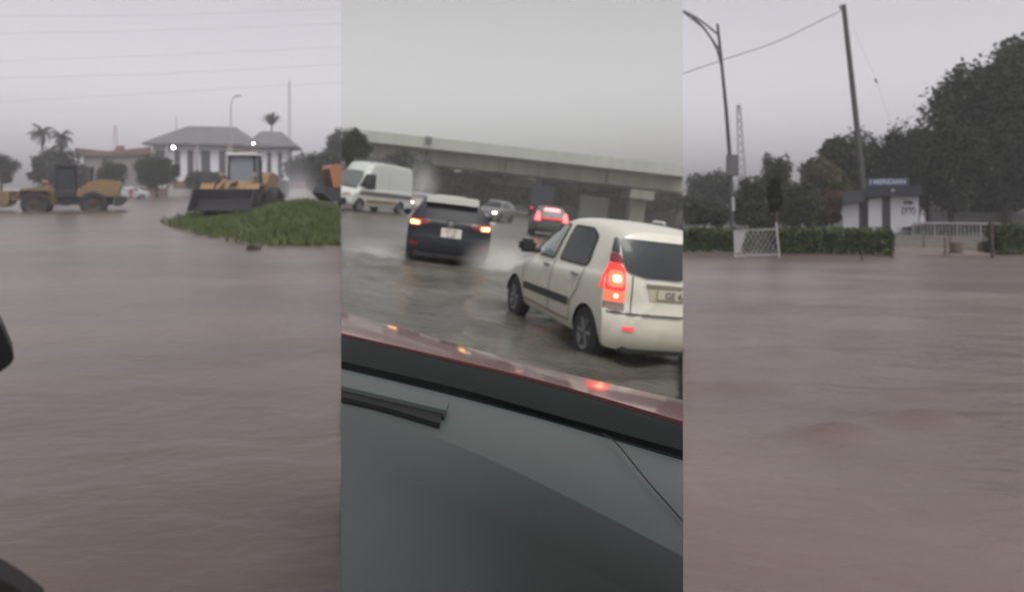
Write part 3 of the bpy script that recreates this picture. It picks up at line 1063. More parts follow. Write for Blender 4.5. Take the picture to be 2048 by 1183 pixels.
# ================================================================== SETTING
def flood(name, place, px0, px1, m, ycuts, hfun, far=380.0, ncol=150):
    ys = ycuts
    vs, fs = [], []
    for y in ys:
        for k in range(ncol + 1):
            px = px0 + (px1 - px0) * k / ncol
            d = (px - W / 2) / F
            x = d * y
            # keep the sheet's sides in the upright plane through the eye
            p = Vector((d * y, y, 0))
            q = place.R.transposed() @ Vector((d, 1, 0))
            hz = place.at(px, place.horizon(px), y)
            vs.append(Vector((hz.x, y, hfun(hz.x, y))))
    for j in range(len(ys) - 1):
        for k in range(ncol):
            a = j * (ncol + 1) + k
            fs.append((a, a + 1, a + ncol + 2, a + ncol + 1))
    o = link(name, finish_mesh(name, vs, fs, m, True, 180), None, place)
    return tag(o, kind="structure")


def ycuts(y0, y1, n):
    return [y0 * (y1 / y0) ** (i / n) for i in range(n + 1)]


def wave(x, y, amp, seed, stretch=1.0):
    v = Vector((x * 0.55 * stretch, y * 0.9, seed))
    a = noise.noise(v) * 0.6 + noise.noise(v * 2.7) * 0.28 + noise.noise(v * 6.1) * 0.10
    return amp * a


def hump(x, y, c, rx, ry, h):
    return h * math.exp(-((x - c.x) / rx) ** 2 - ((y - c.y) / ry) ** 2)


def h_left(x, y):
    k = min(1, max(0.15, (y - 1.5) / 8)) * min(1, 60 / (y + 1))
    return wave(x, y, 0.024, 1.0) * k


SUV_POS = MID.col(902, 17.2)


HATCH_WHEELS = ((1.0, 7.2), (0.25, 9.5))


def h_mid(x, y):
    k = min(1, 45 / (y + 1))
    z = wave(x * 1.5, y * 1.3, 0.075, 5.0) * k
    dx, dy = x - SUV_POS.x, y - SUV_POS.y
    if dy < 0.5:                       # wake trailing behind the dark car
        r = math.hypot(dx, dy)
        z += 0.11 * math.exp(-((r - 3.2) / 0.7) ** 2) * (0.6 + 0.6 * noise.noise(Vector((x * 2, y * 2, 3))))
        z += 0.10 * noise.noise(Vector((x * 2.2, y * 2.8, 9))) * math.exp(-(r / 6) ** 2)
    for hx, hy in HATCH_WHEELS:        # ripples shed by the near car's wheels
        r = math.hypot(x - hx, (y - hy) * 0.8)
        z += 0.035 * math.cos(r * 7.5) * math.exp(-((r - 0.7) / 0.7) ** 2)
    return z


HUMPS = [(RIGHT.ground(1668, 866), 0.26, 0.085, 0.088), (RIGHT.ground(1838, 838), 0.30, 0.095, 0.09), (RIGHT.ground(1590, 705), 0.5, 0.2, 0.07),
         (RIGHT.ground(1840, 790), 0.35, 0.12, 0.045), (RIGHT.ground(1480, 775), 0.5, 0.16, 0.06), (RIGHT.ground(1760, 640), 0.7, 0.3, 0.07),
         (RIGHT.ground(1950, 590), 1.2, 0.4, 0.08), (RIGHT.ground(1500, 620), 0.9, 0.35, 0.07)]


def h_right(x, y):
    k = min(1, max(0.1, (y - 1.2) / 6)) * min(1, 45 / (y + 1))
    z = wave(x, y, 0.050, 11.0, 0.8) * k
    for c, a, b, h in HUMPS:
        z += hump(x, y, c, a, b, h)
    return z


W_L = water_mat("muddy_flood_water", (0.070, 0.050, 0.043), (0.130, 0.098, 0.086), 0.28, 0.18)
W_M = water_mat("grey_flood_water", (0.062, 0.058, 0.051), (0.115, 0.107, 0.094), 0.26, 0.6)
W_R = water_mat("brown_flood_water", (0.088, 0.064, 0.056), (0.160, 0.122, 0.110), 0.30, 0.30)

flood("flood_water", LEFT, -420, SEAM_L + 20, W_L, [0.05, 0.4, 0.9, 1.4] + ycuts(1.8, 380, 230), h_left)
flood("flood_water", MID, SEAM_L - 320, SEAM_R + 320, W_M, [0.05, 0.5, 1.2] + ycuts(2.2, 380, 260), h_mid, ncol=190)
flood("flood_water", RIGHT, SEAM_R - 20, 2500, W_R, [0.05, 0.4, 0.9, 1.4] + ycuts(1.8, 380, 260), h_right, ncol=170)
gm = mat("wet_earth", (0.10, 0.085, 0.07), 0.9, var=0.3, scale=0.05)
g = MB().add([(-900, -300, -50), (900, -300, -50), (900, 1500, -50), (-900, 1500, -50)], [(0, 1, 2, 3)])
gnd = link("ground", finish_mesh("ground", g.v, g.f, gm))
tag(gnd, kind="structure")


# ================================================================== LEFT: loaders on a flooded road
DKB = mat("black_bucket_steel", (0.014, 0.013, 0.017), 0.75, var=0.35, scale=2)
YEL = mat("dirty_yellow_paint", (0.20, 0.125, 0.040), 0.5, var=0.25, scale=1.5)
splash_dirt(YEL, (0.06, 0.05, 0.042), 0.3, 2.4, 0.65)
YEL2 = mat("worn_amber_paint", (0.20, 0.115, 0.05), 0.5, var=0.25, scale=1.5)
ORG = mat("orange_paint", (0.26, 0.10, 0.04), 0.5, var=0.2, scale=1.5)
DKB = mat("black_bucket_steel", (0.014, 0.013, 0.017), 0.75, var=0.35, scale=2)
build_loader("yellow wheel loader facing left in front of the palm trees", LEFT, 128, 43, math.pi + LEFT.off(128) - 0.10, YEL, YEL, 0.55, DKB, -0.28)
build_loader("yellow wheel loader behind the grass with its black bucket towards us", LEFT, 488, 34, math.radians(180 + 74) + LEFT.off(488), YEL2, DKB, 0.42, mat("pale_cab_roof", (0.40, 0.38, 0.35), 0.5), 0.0, mat("hazy_cab_glass", (0.16, 0.18, 0.19), 0.2, var=0.4, scale=1.5))
build_loader("orange wheel loader cut off by the edge of the frame beside the grass", LEFT, 790, 31.5, LEFT.off(700) + 0.25, ORG, ORG, 0.5, None, 0.3)

# grass island
isl_px = [(342, 444), (372, 455), (430, 470), (520, 487), (600, 492), (700, 490), (760, 470), (760, 425), (640, 421), (520, 420), (430, 424), (375, 432)]
isl = [LEFT.ground(*p) for p in isl_px]
poly = np.array([(p.x, p.y) for p in isl])


def inside(x, y):
    c = False
    j = len(poly) - 1
    for i in range(len(poly)):
        xi, yi = poly[i]
        xj, yj = poly[j]
        if (yi > y) != (yj > y) and x < (xj - xi) * (y - yi) / (yj - yi) + xi:
            c = not c
        j = i
    return c


def edge_dist(x, y):
    best = 1e9
    for i in range(len(poly)):
        a_, b_ = poly[i], poly[(i + 1) % len(poly)]
        ab = b_ - a_
        t_ = max(0.0, min(1.0, ((x - a_[0]) * ab[0] + (y - a_[1]) * ab[1]) / (ab[0] ** 2 + ab[1] ** 2)))
        best = min(best, math.hypot(x - a_[0] - ab[0] * t_, y - a_[1] - ab[1] * t_))
    return best


def mound(x, y):
    e = min(1.0, edge_dist(x, y) / 4.5)
    px_ = W / 2 + F * x / y
    k_ = min(1.0, max(0.0, (px_ - 380) / 300))
    return -0.05 + e * e * (3 - 2 * e) * (0.18 + 0.55 * k_) + 0.10 * e * noise.noise(Vector((x * 0.6, y * 0.4, 5)))


bm = bmesh.new()
vs = [bm.verts.new((p.x, p.y, 0)) for p in isl]
f = bm.faces.new(vs)
bmesh.ops.triangulate(bm, faces=[f])
for _ in range(5):
    long_e = [e for e in bm.edges if e.calc_length() > 0.9]
    if long_e:
        bmesh.ops.subdivide_edges(bm, edges=long_e, cuts=1)
        bmesh.ops.triangulate(bm, faces=bm.faces[:])
for v in bm.verts:
    v.co.z = mound(v.co.x, v.co.y)
bmesh.ops.recalc_face_normals(bm, faces=bm.faces)
me = bpy.data.meshes.new("terrain")
bm.to_mesh(me)
bm.free()
me.materials.append(mat("island_soil", (0.050, 0.05, 0.030), 0.95, var=0.4, scale=1.0))
me.polygons.foreach_set("use_smooth", [True] * len(me.polygons))
tag(link("terrain", me, None, LEFT), kind="structure")
gr = MB()
rg = random.Random(3)
x0, x1, y0, y1 = poly[:, 0].min(), poly[:, 0].max(), poly[:, 1].min(), poly[:, 1].max()
cnt = 0
while cnt < 24000:
    x, y = rg.uniform(x0, x1), y0 + (y1 - y0) * rg.random() ** 1.3
    if not inside(x, y):
        if edge_dist(x, y) > 0.45 or rg.random() > 0.22 + 0.5 * noise.noise(Vector((x * 1.5, y * 1.5, 0))):
            continue
    cnt += 1
    tall = 0.20 + 0.16 * noise.noise(Vector((x * 0.8, y * 0.5, 2))) + 0.1 * noise.noise(Vector((x * 2.8, y * 2, 7)))
    hgt = max(0.08, tall * rg.uniform(0.6, 1.5))
    a = rg.uniform(0, 6.28)
    lean = Vector((math.cos(a), math.sin(a), 0)) * hgt * rg.uniform(0.1, 0.6)
    wv = Vector((-math.sin(a), math.cos(a), 0)) * rg.uniform(0.014, 0.034)
    p = Vector((x, y, mound(x, y) if inside(x, y) else -0.03))
    gr.add([p - wv, p + wv, p + lean * 0.4 + wv * 0.7 + Vector((0, 0, hgt * 0.6)), p + lean + Vector((0, 0, hgt)), p + lean * 0.4 - wv * 0.7 + Vector((0, 0, hgt * 0.6))], [(0, 1, 2, 3, 4)])
grass_m = mat("verge_grass", (0.082, 0.104, 0.034), 0.6, var=0.5, scale=0.7, island=0.4, spec=0.25)
tag(gr.build("grass", grass_m, None, LEFT), "rough green grass on the island by the flooded road", "grass", kind="stuff")
# lone tuft in the water
tf = MB()
for k in range(160):
    a, rr = rg.uniform(0, 6.28), rg.random() * 0.16
    hgt = rg.uniform(0.06, 0.2)
    p = Vector((math.cos(a) * rr, math.sin(a) * rr, -0.02))
    tf.add([p + Vector((0.012, 0, 0)), p - Vector((0.012, 0, 0)), p + Vector((rg.uniform(-.1, .1), rg.uniform(-.1, .1), hgt))], [(0, 1, 2)])
tag(tf.build("grass_tuft", mat("drowned_grass", (0.05, 0.05, 0.03), 0.7, var=0.4, island=0.4), None, LEFT, LEFT.ground(506, 499)), "small dark tuft poking out of the muddy water", "plant")
tag(MB().box((0, 0, 0.05), (0.36, 0.22, 0.1), rz=0.3, bev=0.02).build("litter", mat("pale_litter", (0.5, 0.55, 0.52), 0.5), None, LEFT, LEFT.ground(424, 463)), "pale scrap of litter at the edge of the grass", "litter")


# ---- white house with hipped roof
def house():
    D = 118
    px = 440
    s = D / F
    t = thing("house", "large white house with grey hipped roof behind the loaders", "house", LEFT, LEFT.col(px, D), LEFT.off(px) * 0.55)
    wall = mat("house_white_wall", (0.50, 0.50, 0.51), 0.8, var=0.1, scale=0.4, bump=0.1)
    roof = mat("house_grey_roof", (0.105, 0.102, 0.106), 0.7, var=0.3, scale=0.6)
    dk = mat("house_dark_opening", (0.035, 0.037, 0.042), 0.3, var=0.3)
    zE = 8.6
    x0, x1, d = -10.5, 5.0, 11.0
    b = MB().box(((x0 + x1) / 2, d / 2, zE / 2), (x1 - x0, d, zE))
    b.box((8.2, 1.5, 4.0), (6.0, 9.0, 8.0))
    b.build("wall", wall, t)
    r_ = MB()
    e = 1.2
    X0, X1, Y0, Y1, zr = x0 - e, x1 + e, -e, d + e, 11.9
    r_.add([(X0, Y0, zE), (X1, Y0, zE), (X1, Y1, zE), (X0, Y1, zE), (X0 + 5.5, d / 2, zr), (X1 - 4.5, d / 2, zr), (X0, Y0, zE - .35), (X1, Y0, zE - .35), (X1, Y1, zE - .35), (X0, Y1, zE - .35)],
           [(0, 1, 5, 4), (1, 2, 5), (2, 3, 4, 5), (3, 0, 4), (6, 7, 1, 0), (7, 8, 2, 1), (8, 9, 3, 2), (9, 6, 0, 3), (9, 8, 7, 6)])
    r_.build("roof", roof, t)
    r2 = MB()
    X0, X1, Y0, Y1, zE2, zr = 4.4, 12.8, -4.2, 7.0, 8.25, 10.9
    r2.add([(X0, Y0, zE2), (X1, Y0, zE2), (X1, Y1, zE2), (X0, Y1, zE2), (X0 + 2, 1.5, zr), (X1 - 3, 1.5, zr), (X0, Y0, zE2 - .35), (X1, Y0, zE2 - .35), (X1, Y1, zE2 - .35), (X0, Y1, zE2 - .35)],
           [(0, 1, 5, 4), (1, 2, 5), (2, 3, 4, 5), (3, 0, 4), (6, 7, 1, 0), (7, 8, 2, 1), (8, 9, 3, 2), (9, 6, 0, 3), (9, 8, 7, 6)])
    r2.build("roof", roof, t)
    for x, w_ in ((-9.2, 1.3), (-6.6, 0.9), (-4.6, 0.9), (-2.2, 1.4), (0.4, 1.0), (2.6, 1.0)):
        fr = MB().box((x, -0.04, 5.3), (w_ + 0.3, 0.12, 4.6))
        fr = fr.build("window", wall, t)
        MB().box((x, -0.09, 5.3), (w_, 0.1, 4.3)).build("pane", dk, fr)
    for x in (6.6, 8.3, 10.0):
        fr = MB().box((x, -3.04, 5.0), (0.95, 0.12, 4.6)).build("window", wall, t)
        MB().box((x, -3.09, 5.0), (0.65, 0.1, 4.3)).build("pane", dk, fr)
    for x in (-10.2, -8.0, -3.4, 1.5):
        MB().tube([(x, -0.9, 0), (x, -0.9, zE - 0.35)], 0.2, 10).build("column", mat("dull_column", (0.30, 0.29, 0.29), 0.8), t)
    MB().tube([(-8.0, d / 2, 10.5), (-8.0, d / 2, 13.5)], 0.05, 5).build("aerial", dk, t)
    return t


house()


def lit_lamp(label, px, py, D, r):
    p = LEFT.at(px, py, D)
    t = thing("flood_light", label, "lamp", LEFT, p, LEFT.off(px), "lamps lit on the white house")
    MB().box((0, 0.12, 0), (0.5, 0.2, 0.4), bev=0.04).build("housing", TRIM, t)
    bm_ = MB().lathe([(0.0, 0.12), (r * 0.6, 0.09), (r, 0.0), (r, -0.06)], (0, 0, 0), (0, -1, 0), 16)
    bm_.build("lens", mat("white_lamp_glow", (0.9, 0.9, 0.9), 0.3, emit=(0.95, 0.97, 1.0), estr=14.0), t, smooth=True)


lit_lamp("bright white lamp lit under the left eave of the house", 347, 295, 112, 0.24)
lit_lamp("small white lamp lit above the loader cab on the house", 507, 287, 112, 0.16)


def red_roof_block():
    D = 124
    t = thing("building", "long low building with dull red roof left of the white house", "building", LEFT, LEFT.col(232, D), LEFT.off(232) * 0.6)
    wl = mat("dim_block_wall", (0.16, 0.155, 0.15), 0.85, var=0.15, scale=0.5)
    rd = mat("dull_red_roof", (0.13, 0.062, 0.065), 0.8, var=0.2, scale=0.7)
    MB().box((0.5, 4, 3.6), (11.0, 8, 7.2)).build("wall", wl, t)
    MB().prism([(-6.0, 6.7), (-6.0, 8.1), (-1.2, 7.6), (6.6, 8.6), (6.6, 7.2)], -0.6, 8.5).build("roof", rd, t)
    MB().prism([(-0.4, 7.8), (-0.1, 8.6), (0.8, 8.7), (1.0, 7.9)], 1.0, 3.0).build("roof_vent", rd, t)
    for x in (-4, -1.4, 1.4, 4):
        w_ = MB().box((x, -0.03, 3.8), (1.2, 0.1, 2.2)).build("window", mat("house_dark_opening", (0, 0, 0)), t)


red_roof_block()

# brick and white boundary walls at the water's edge
p0, p1 = LEFT.col(338, 101), LEFT.col(640, 92)
d = p1 - p0
t = thing("boundary_wall", "low brick wall with pale coping at the flood edge before the house", "wall", LEFT, p0, math.atan2(d.y, d.x))
MB().box((d.length / 2, 0.9, 1.1), (d.length, 0.25, 2.2)).build("brick_panel", mat("dull_brick", (0.17, 0.105, 0.08), 0.9, var=0.3, scale=2, bump=0.3), t)
MB().box((d.length / 2, 0.0, 0.55), (d.length, 0.35, 1.1)).build("pale_kerb_wall", mat("pale_render", (0.36, 0.34, 0.33), 0.8, var=0.15, scale=1), t)
p0, p1 = LEFT.col(222, 104), LEFT.col(334, 101)
d = p1 - p0
t = thing("boundary_wall", "dim reddish low wall behind the pale parked car", "wall", LEFT, p0, math.atan2(d.y, d.x))
MB().box((d.length / 2, 0, 0.6), (d.length, 0.3, 1.2)).build("wall_panel", mat("dim_red_render", (0.14, 0.10, 0.095), 0.9, var=0.25, scale=1), t)
MB().box((d.length / 2, 0, 1.25), (d.length, 0.42, 0.1)).build("coping", mat("pale_render", (0, 0, 0)), t)
small_car(SEDAN, "parked_car", "pale car standing beyond the yellow loader by the low wall", LEFT, 254, 78, LEFT.off(254) + math.pi + 0.2, mat("pale_silver_paint", (0.27, 0.27, 0.27), 0.5))


def person(label, place, px, D, z=0.0):
    """one skinned body, a standing figure with a pack, far off"""
    J = [((0, 0, 0.95), .15), ((0, 0, 1.2), .16), ((0, 0, 1.42), .15), ((0, 0, 1.55), .06), ((0, -.02, 1.68), .10), ((0, -.01, 1.76), .07),
         ((.2, 0, 1.40), .06), ((.27, .03, 1.12), .045), ((.24, -.12, .92), .035), ((-.2, 0, 1.40), .06), ((-.27, .05, 1.12), .045), ((-.25, -.08, .9), .035),
         ((.1, 0, .88), .095), ((.12, -.06, .5), .065), ((.13, .02, .08), .045), ((.13, -.12, .03), .035), ((-.1, 0, .88), .095), ((-.11, .06, .5), .065), ((-.12, .1, .08), .045), ((-.12, -.02, .03), .035)]
    E = [(0, 1), (1, 2), (2, 3), (3, 4), (4, 5), (2, 6), (6, 7), (7, 8), (2, 9), (9, 10), (10, 11), (0, 12), (12, 13), (13, 14), (14, 15), (0, 16), (16, 17), (17, 18), (18, 19)]
    me = bpy.data.meshes.new("person")
    me.from_pydata([j[0] for j in J], E, [])
    o = bpy.data.objects.new("tmp_person", me)
    COL.objects.link(o)
    md = o.modifiers.new("skin", 'SKIN')
    for i, v in enumerate(me.skin_vertices[0].data):
        v.radius = (J[i][1], J[i][1])
        v.use_root = i == 0
    o.modifiers.new("sub", 'SUBSURF').levels = 1
    dg = bpy.context.evaluated_depsgraph_get()
    res = bpy.data.meshes.new_from_object(o.evaluated_get(dg))
    bpy.data.objects.remove(o)
    t = thing("person", label, "person", place, place.col(px, D, z), place.off(px))
    res.materials.clear()
    res.materials.append(mat("pale_wet_clothes", (0.36, 0.34, 0.34), 0.8, var=0.25, scale=3))
    res.polygons.foreach_set("use_smooth", [True] * len(res.polygons))
    link("body", res, t)
    MB().box((0, -0.17, 1.26), (0.34, 0.16, 0.42), bev=0.05).build("jacket", mat("dull_red_cloth", (0.22, 0.06, 0.07), 0.8), t, smooth=True)
    MB().box((0, 0.0, 0.72), (0.42, 0.30, 0.42), taper=0.85, bev=0.06).build("shorts", mat("dull_red_cloth", (0, 0, 0)), t, smooth=True)


person("person in pale and red clothes wading beside the pale parked car", LEFT, 262, 68, -0.25)


def lamp_post(label, px, base_D, top, arm_px, arm_py, place, group):
    D = base_D
    zt = place.at(px, top, D).z
    e = place.at(arm_px, arm_py, D)
    b = place.col(px, D)
    ax, az = e.x - b.x, e.z
    t = thing("street_lamp", label, "street lamp", place, b, 0.0, group)
    m_ = mat("galvanised_grey", (0.30, 0.30, 0.31), 0.5, 0.3)
    MB().tube([(0, 0, -0.3), (0, 0, zt)], 0.13, 10, 0.08).build("pole", m_, t, smooth=True)
    pts = [(0, 0, zt - 0.1), (ax * 0.12, 0, zt + (az - zt) * 0.5), (ax * 0.45, 0, zt + (az - zt) * 0.85), (ax, 0, az)]
    MB().tube([Vector(p) for p in catmull(pts, 5)], 0.07, 8, 0.05).build("arm", m_, t, smooth=True)
    MB().box((ax, 0, az), (0.9, 0.3, 0.16), bev=0.05).build("lamp_head", m_, t, smooth=True)


lamp_post("grey street lamp with curved arm in front of the white house", 463, 98, 215, 476, 192, LEFT, None)

# distant masts; the pale ones carry rain haze in their colour
def mast(label, px, D, top, base_hw, top_hw, place, col, name="mast", lean=0.0):
    zt = place.at(px, top, D).z
    s = D / F
    t = thing(name, label, "mast", place, place.col(px, D), place.off(px), tilt=(0, lean))
    m_ = mat(name + "_tone_%d" % px, col, 0.7)
    legs = [(sx, sy) for sx in (-1, 1) for sy in (-1, 1)]
    lg = MB()
    for sx, sy in legs:
        lg.tube([(sx * base_hw * s, sy * base_hw * s, -0.3), (sx * top_hw * s, sy * top_hw * s, zt)], max(0.1, s * 1.2), 6)
    lg.build("legs", m_, t)
    br = MB()
    N = 14
    for i in range(N):
        z0, z1 = zt * i / N, zt * (i + 1) / N
        w0 = (base_hw + (top_hw - base_hw) * i / N) * s
        w1 = (base_hw + (top_hw - base_hw) * (i + 1) / N) * s
        for sy in (-1, 1):
            br.tube([(-w0, sy * w0, z0), (w1, sy * w1, z1)], s * 0.6, 4).tube([(w0, sy * w0, z0), (-w1, sy * w1, z1)], s * 0.6, 4)
            br.tube([(sy * w0, -w0, z0), (sy * w1, w1, z1)], s * 0.6, 4)
    br.build("bracing", m_, t)
    MB().box((0, 0, zt + 0.4), (top_hw * s * 2.4, top_hw * s * 2.4, 0.9)).build("head_frame", m_, t)


mast("pale slim mast with rain haze in its colour right of the white house", 580, 190, 168, 2.6, 1.6, LEFT, (0.42, 0.42, 0.46))
mast("pale tower with haze in its colour far behind the red roofed building", 232, 250, 256, 6.0, 2.5, LEFT, (0.38, 0.35, 0.36))

# overhead wires of the left road
def wire(label, place, pts_px, D0, D1, r, group, m_, sag=0.0, name="power_line"):
    P = []
    n = len(pts_px)
    for i, (px, py) in enumerate(pts_px):
        P.append(place.at(px, py, D0 + (D1 - D0) * i / max(1, n - 1)))
    c = catmull([tuple(p) for p in P], 6)
    o = MB().tube([Vector(p) for p in c], r, 5).build(name, m_, None, place)
    return tag(o, label, "wire", group)


WIRE = mat("wire_grey", (0.30, 0.30, 0.31), 0.6)
GW = "power lines across the left sky"
for lab, pts in (("uppermost power line high in the left sky", [(-60, 32), (340, 30), (760, 14)]),
                 ("second power line from the top in the left sky", [(-60, 69), (340, 60), (760, 45)]),
                 ("third power line from the top in the left sky", [(-60, 125), (340, 110), (760, 90)]),
                 ("fourth power line from the top in the left sky", [(-60, 158), (340, 147), (760, 124)]),
                 ("lowest power line crossing the sky above the red roof", [(-60, 208), (340, 185), (590, 170), (760, 164)])):
    wire(lab, LEFT, pts, 62, 60, 0.011, GW, WIRE)

tree("dark rounded tree at the far left behind the yellow loader", LEFT, 2, 84, 304, 36, 372, G_GREY, 11, 1800)
tree("broad grey green tree under the two palms", LEFT, 128, 98, 292, 66, 385, G_GREY, 12, 4200)
tree("dark tree in front of the red roofed building", LEFT, 222, 92, 312, 34, 388, G_DARK, 13, 2600)
tree("dark round tree before the left corner of the white house", LEFT, 315, 90, 297, 45, 382, G_DARK, 14, 3600)
tree("small grey tree between loader cab and the house corner", LEFT, 395, 97, 340, 30, 385, G_GREY, 15, 1500)
tree("pale grey tree right of the house end wall", LEFT, 610, 96, 298, 52, 395, G_GREY, 16, 3600)
tree("bushy grey tree behind the orange loader", LEFT, 655, 80, 292, 52, 408, G_GREY, 17, 4000)
tree("tall hazy tree at the right edge over the orange loader", LEFT, 690, 105, 244, 40, 335, G_GREY, 18, 2600)
tree("low dark shrub between the two right loaders", LEFT, 560, 60, 345, 24, 412, G_GREY, 19, 1200, name="shrub")
tree("dark shrub row before the middle of the white house", LEFT, 412, 99, 338, 50, 386, G_GREY, 24, 2600, name="shrub")
palm("left one of two palms over the broad grey tree", LEFT, 85, 118, 240, 56, 17, 21, 0.05, "palms behind the yellow loader")
palm("right one of two palms over the broad grey tree", LEFT, 123, 116, 248, 58, 17, 22, 0.05, "palms behind the yellow loader")
palm("spiky palm rising behind the house roof", LEFT, 544, 150, 236, 34, 18, 23, 0.8)

# the shapes at the very left edge: mirror of the car we look out of
p = LEFT.at(-14, 686, 0.85)
t = thing("wing_mirror", "black wing mirror edge at the left border over the water", "mirror", LEFT, p, LEFT.off(-14))
k = 0.85 / F
mir = [(-60, 60), (10, 50), (20, 22), (34, -22), (30, -34), (12, -50), (-60, -52)]
mm = MB().prism([(a * k, b * k) for a, b in roundpoly(mir, 10)], -0.03, 0.05)
mm.build("housing", mat("mirror_black", (0.006, 0.006, 0.007), 0.5), t)
MB().prism([(a * k * 0.85, b * k * 0.85) for a, b in roundpoly(mir, 10)], 0.052, 0.056).build("mirror_glass", GLASS, t)
p = LEFT.at(-30, 1190, 0.7)
dd = MB().prism([(x * 0.7 / F, z * 0.7 / F) for x, z in roundpoly([(-60, 90), (20, 50), (66, 0), (110, -60), (-60, -60)], 20)], -0.02, 0.03)
tag(dd.build("door_sill", mat("dark_door_trim", (0.025, 0.02, 0.02), 0.6), None, LEFT, p, LEFT.off(-30)), "dark rounded car door edge in the bottom left corner", "car door")


# ================================================================== MIDDLE: seen through a car windscreen
build_hatchback()
build_suv()
build_van()
small_car(SEDAN, "car", "silver car with headlights on, half hidden behind the dark car", MID, 842, 57, math.radians(270) + MID.off(842), mat("silver_grey_paint", (0.30, 0.29, 0.28), 0.35), front_lit=True)
small_car(SUV, "car", "pale grey car coming from under the bridge right of the dark car", MID, 994, 53, math.radians(250) + MID.off(994), mat("pale_grey_paint", (0.15, 0.15, 0.15), 0.35), front_lit=True)
small_car(SUV, "car", "dark grey car with glowing red tail lights ahead under the bridge", MID, 1099, 37, math.radians(90 + 2), mat("dark_grey_paint", (0.045, 0.046, 0.046), 0.35), rear_lit=True, brake=True)
t = bpy.data.objects[-1] if False else None


def truck():
    D = 78
    t = thing("truck", "dark blue box truck far off under the bridge", "truck", MID, MID.col(1080, D), math.radians(92) + MID.off(1080))
    blue = mat("dark_blue_panel", (0.012, 0.014, 0.026), 0.5, var=0.2)
    MB().box((-1.0, 0, 2.3), (5.0, 2.4, 2.7), bev=0.06).build("cargo_box", blue, t)
    MB().prism([(1.6, 0.7), (1.6, 2.5), (2.7, 2.4), (3.2, 1.7), (3.3, 0.7)], -1.1, 1.1).build("cab", blue, t)
    MB().box((0, 0, 0.75), (6.2, 0.9, 0.3)).build("chassis", TRIM, t)
    for s in (1, -1):
        MB().box((-3.53, s * 0.95, 1.2), (0.06, 0.22, 0.2), bev=0.02).build("tail_light", RED_LIT, t)
        for x in (-2.2, 2.4):
            wheel(t, x, s * 0.98, 0.45, 0.28)


truck()
small_car(SEDAN, "car", "white car with headlights glinting beside the bridge pier", MID, 1318, 66, math.radians(262) + MID.off(1318), mat("white_far_paint", (0.55, 0.55, 0.55), 0.4), front_lit=True)


def overpass():
    D = 98
    a, b = MID.col(560, D), MID.col(1500, D)
    p = MID.col(1024, D)
    t = thing("overpass", "long concrete road bridge crossing above the flooded cars", "bridge", MID, p, 0.0)
    conc = mat("weathered_concrete", (0.30, 0.285, 0.25), 0.85, var=0.42, scale=0.9, bump=0.2, stretch=(1.0, 1.0, 0.1))
    lt = mat("pale_parapet_concrete", (0.36, 0.37, 0.345), 0.85, var=0.28, scale=0.8, stretch=(1.0, 1.0, 0.15))
    x0, x1 = a.x - p.x, b.x - p.x
    rise = 0.010                        # the deck climbs a little to the right

    def zz(x, z):
        return z + rise * x
    def long_prism(sec, m, name):
        n = len(sec)
        vs, fs = [], []
        N = 24
        for i in range(N + 1):
            x = x0 + (x1 - x0) * i / N
            vs += [(x, y, zz(x, z)) for y, z in sec]
        for i in range(N):
            for k2 in range(n):
                fs.append((i * n + k2, i * n + (k2 + 1) % n, (i + 1) * n + (k2 + 1) % n, (i + 1) * n + k2))
        fs += [tuple(range(n)), tuple(range(N * n, N * n + n))[::-1]]
        mb = MB().add(vs, fs)
        return mb.build(name, m, t)
    long_prism([(1.5, 5.6), (1.3, 7.35), (-0.9, 7.75), (-0.9, 8.05), (11.9, 8.05), (11.9, 7.75), (10.8, 7.35), (10.6, 5.6)], conc, "girder")
    long_prism([(-1.0, 7.70), (-1.0, 9.25), (-0.7, 9.30), (-0.7, 7.70)], lt, "parapet")
    long_prism([(11.7, 8.05), (11.7, 9.1), (12.0, 9.1), (12.0, 8.05)], lt, "parapet")
    j = MB()
    for x in (-12.8, -1.5, 12.9):
        j.box((x, 1.32, zz(x, 6.47)), (0.22, 0.3, 1.75))
    j.build("joint", mat("damp_joint", (0.13, 0.13, 0.12), 0.9), t)
    for x in (-12.5,):
        MB().box((x, -1.2, zz(x, 8.9)), (0.9, 0.5, 0.8), bev=0.05).build("drain_box", mat("dark_fitting", (0.10, 0.11, 0.11), 0.7), t)
    for px in (1282,):
        x = MID.col(px, D).x - p.x
        pr = MB().box((x, 5.5, zz(x, 4.65)), (3.4, 9.0, 1.35), taper=1.0, bev=0.06)
        pr.build("pier_cap", conc, t)
        MB().box((x, 5.5, zz(x, 1.5) / 1), (2.2, 4.0, 5.0), bev=0.1).build("pier", conc, t)
    x = MID.col(1200, D).x - p.x
    MB().box((x, 9.0, 1.7), (4.4, 2.0, 4.4), bev=0.1).build("pier", mat("pale_pier", (0.30, 0.31, 0.30), 0.85, var=0.12), t)
    x = MID.col(1035, D).x - p.x
    MB().prism([(x - 4.5, 4.2), (x - 4.5, 5.1), (x + 3.5, 5.25), (x + 3.5, 4.2)], 11, 12.5).build("cross_beam", conc, t)


overpass()
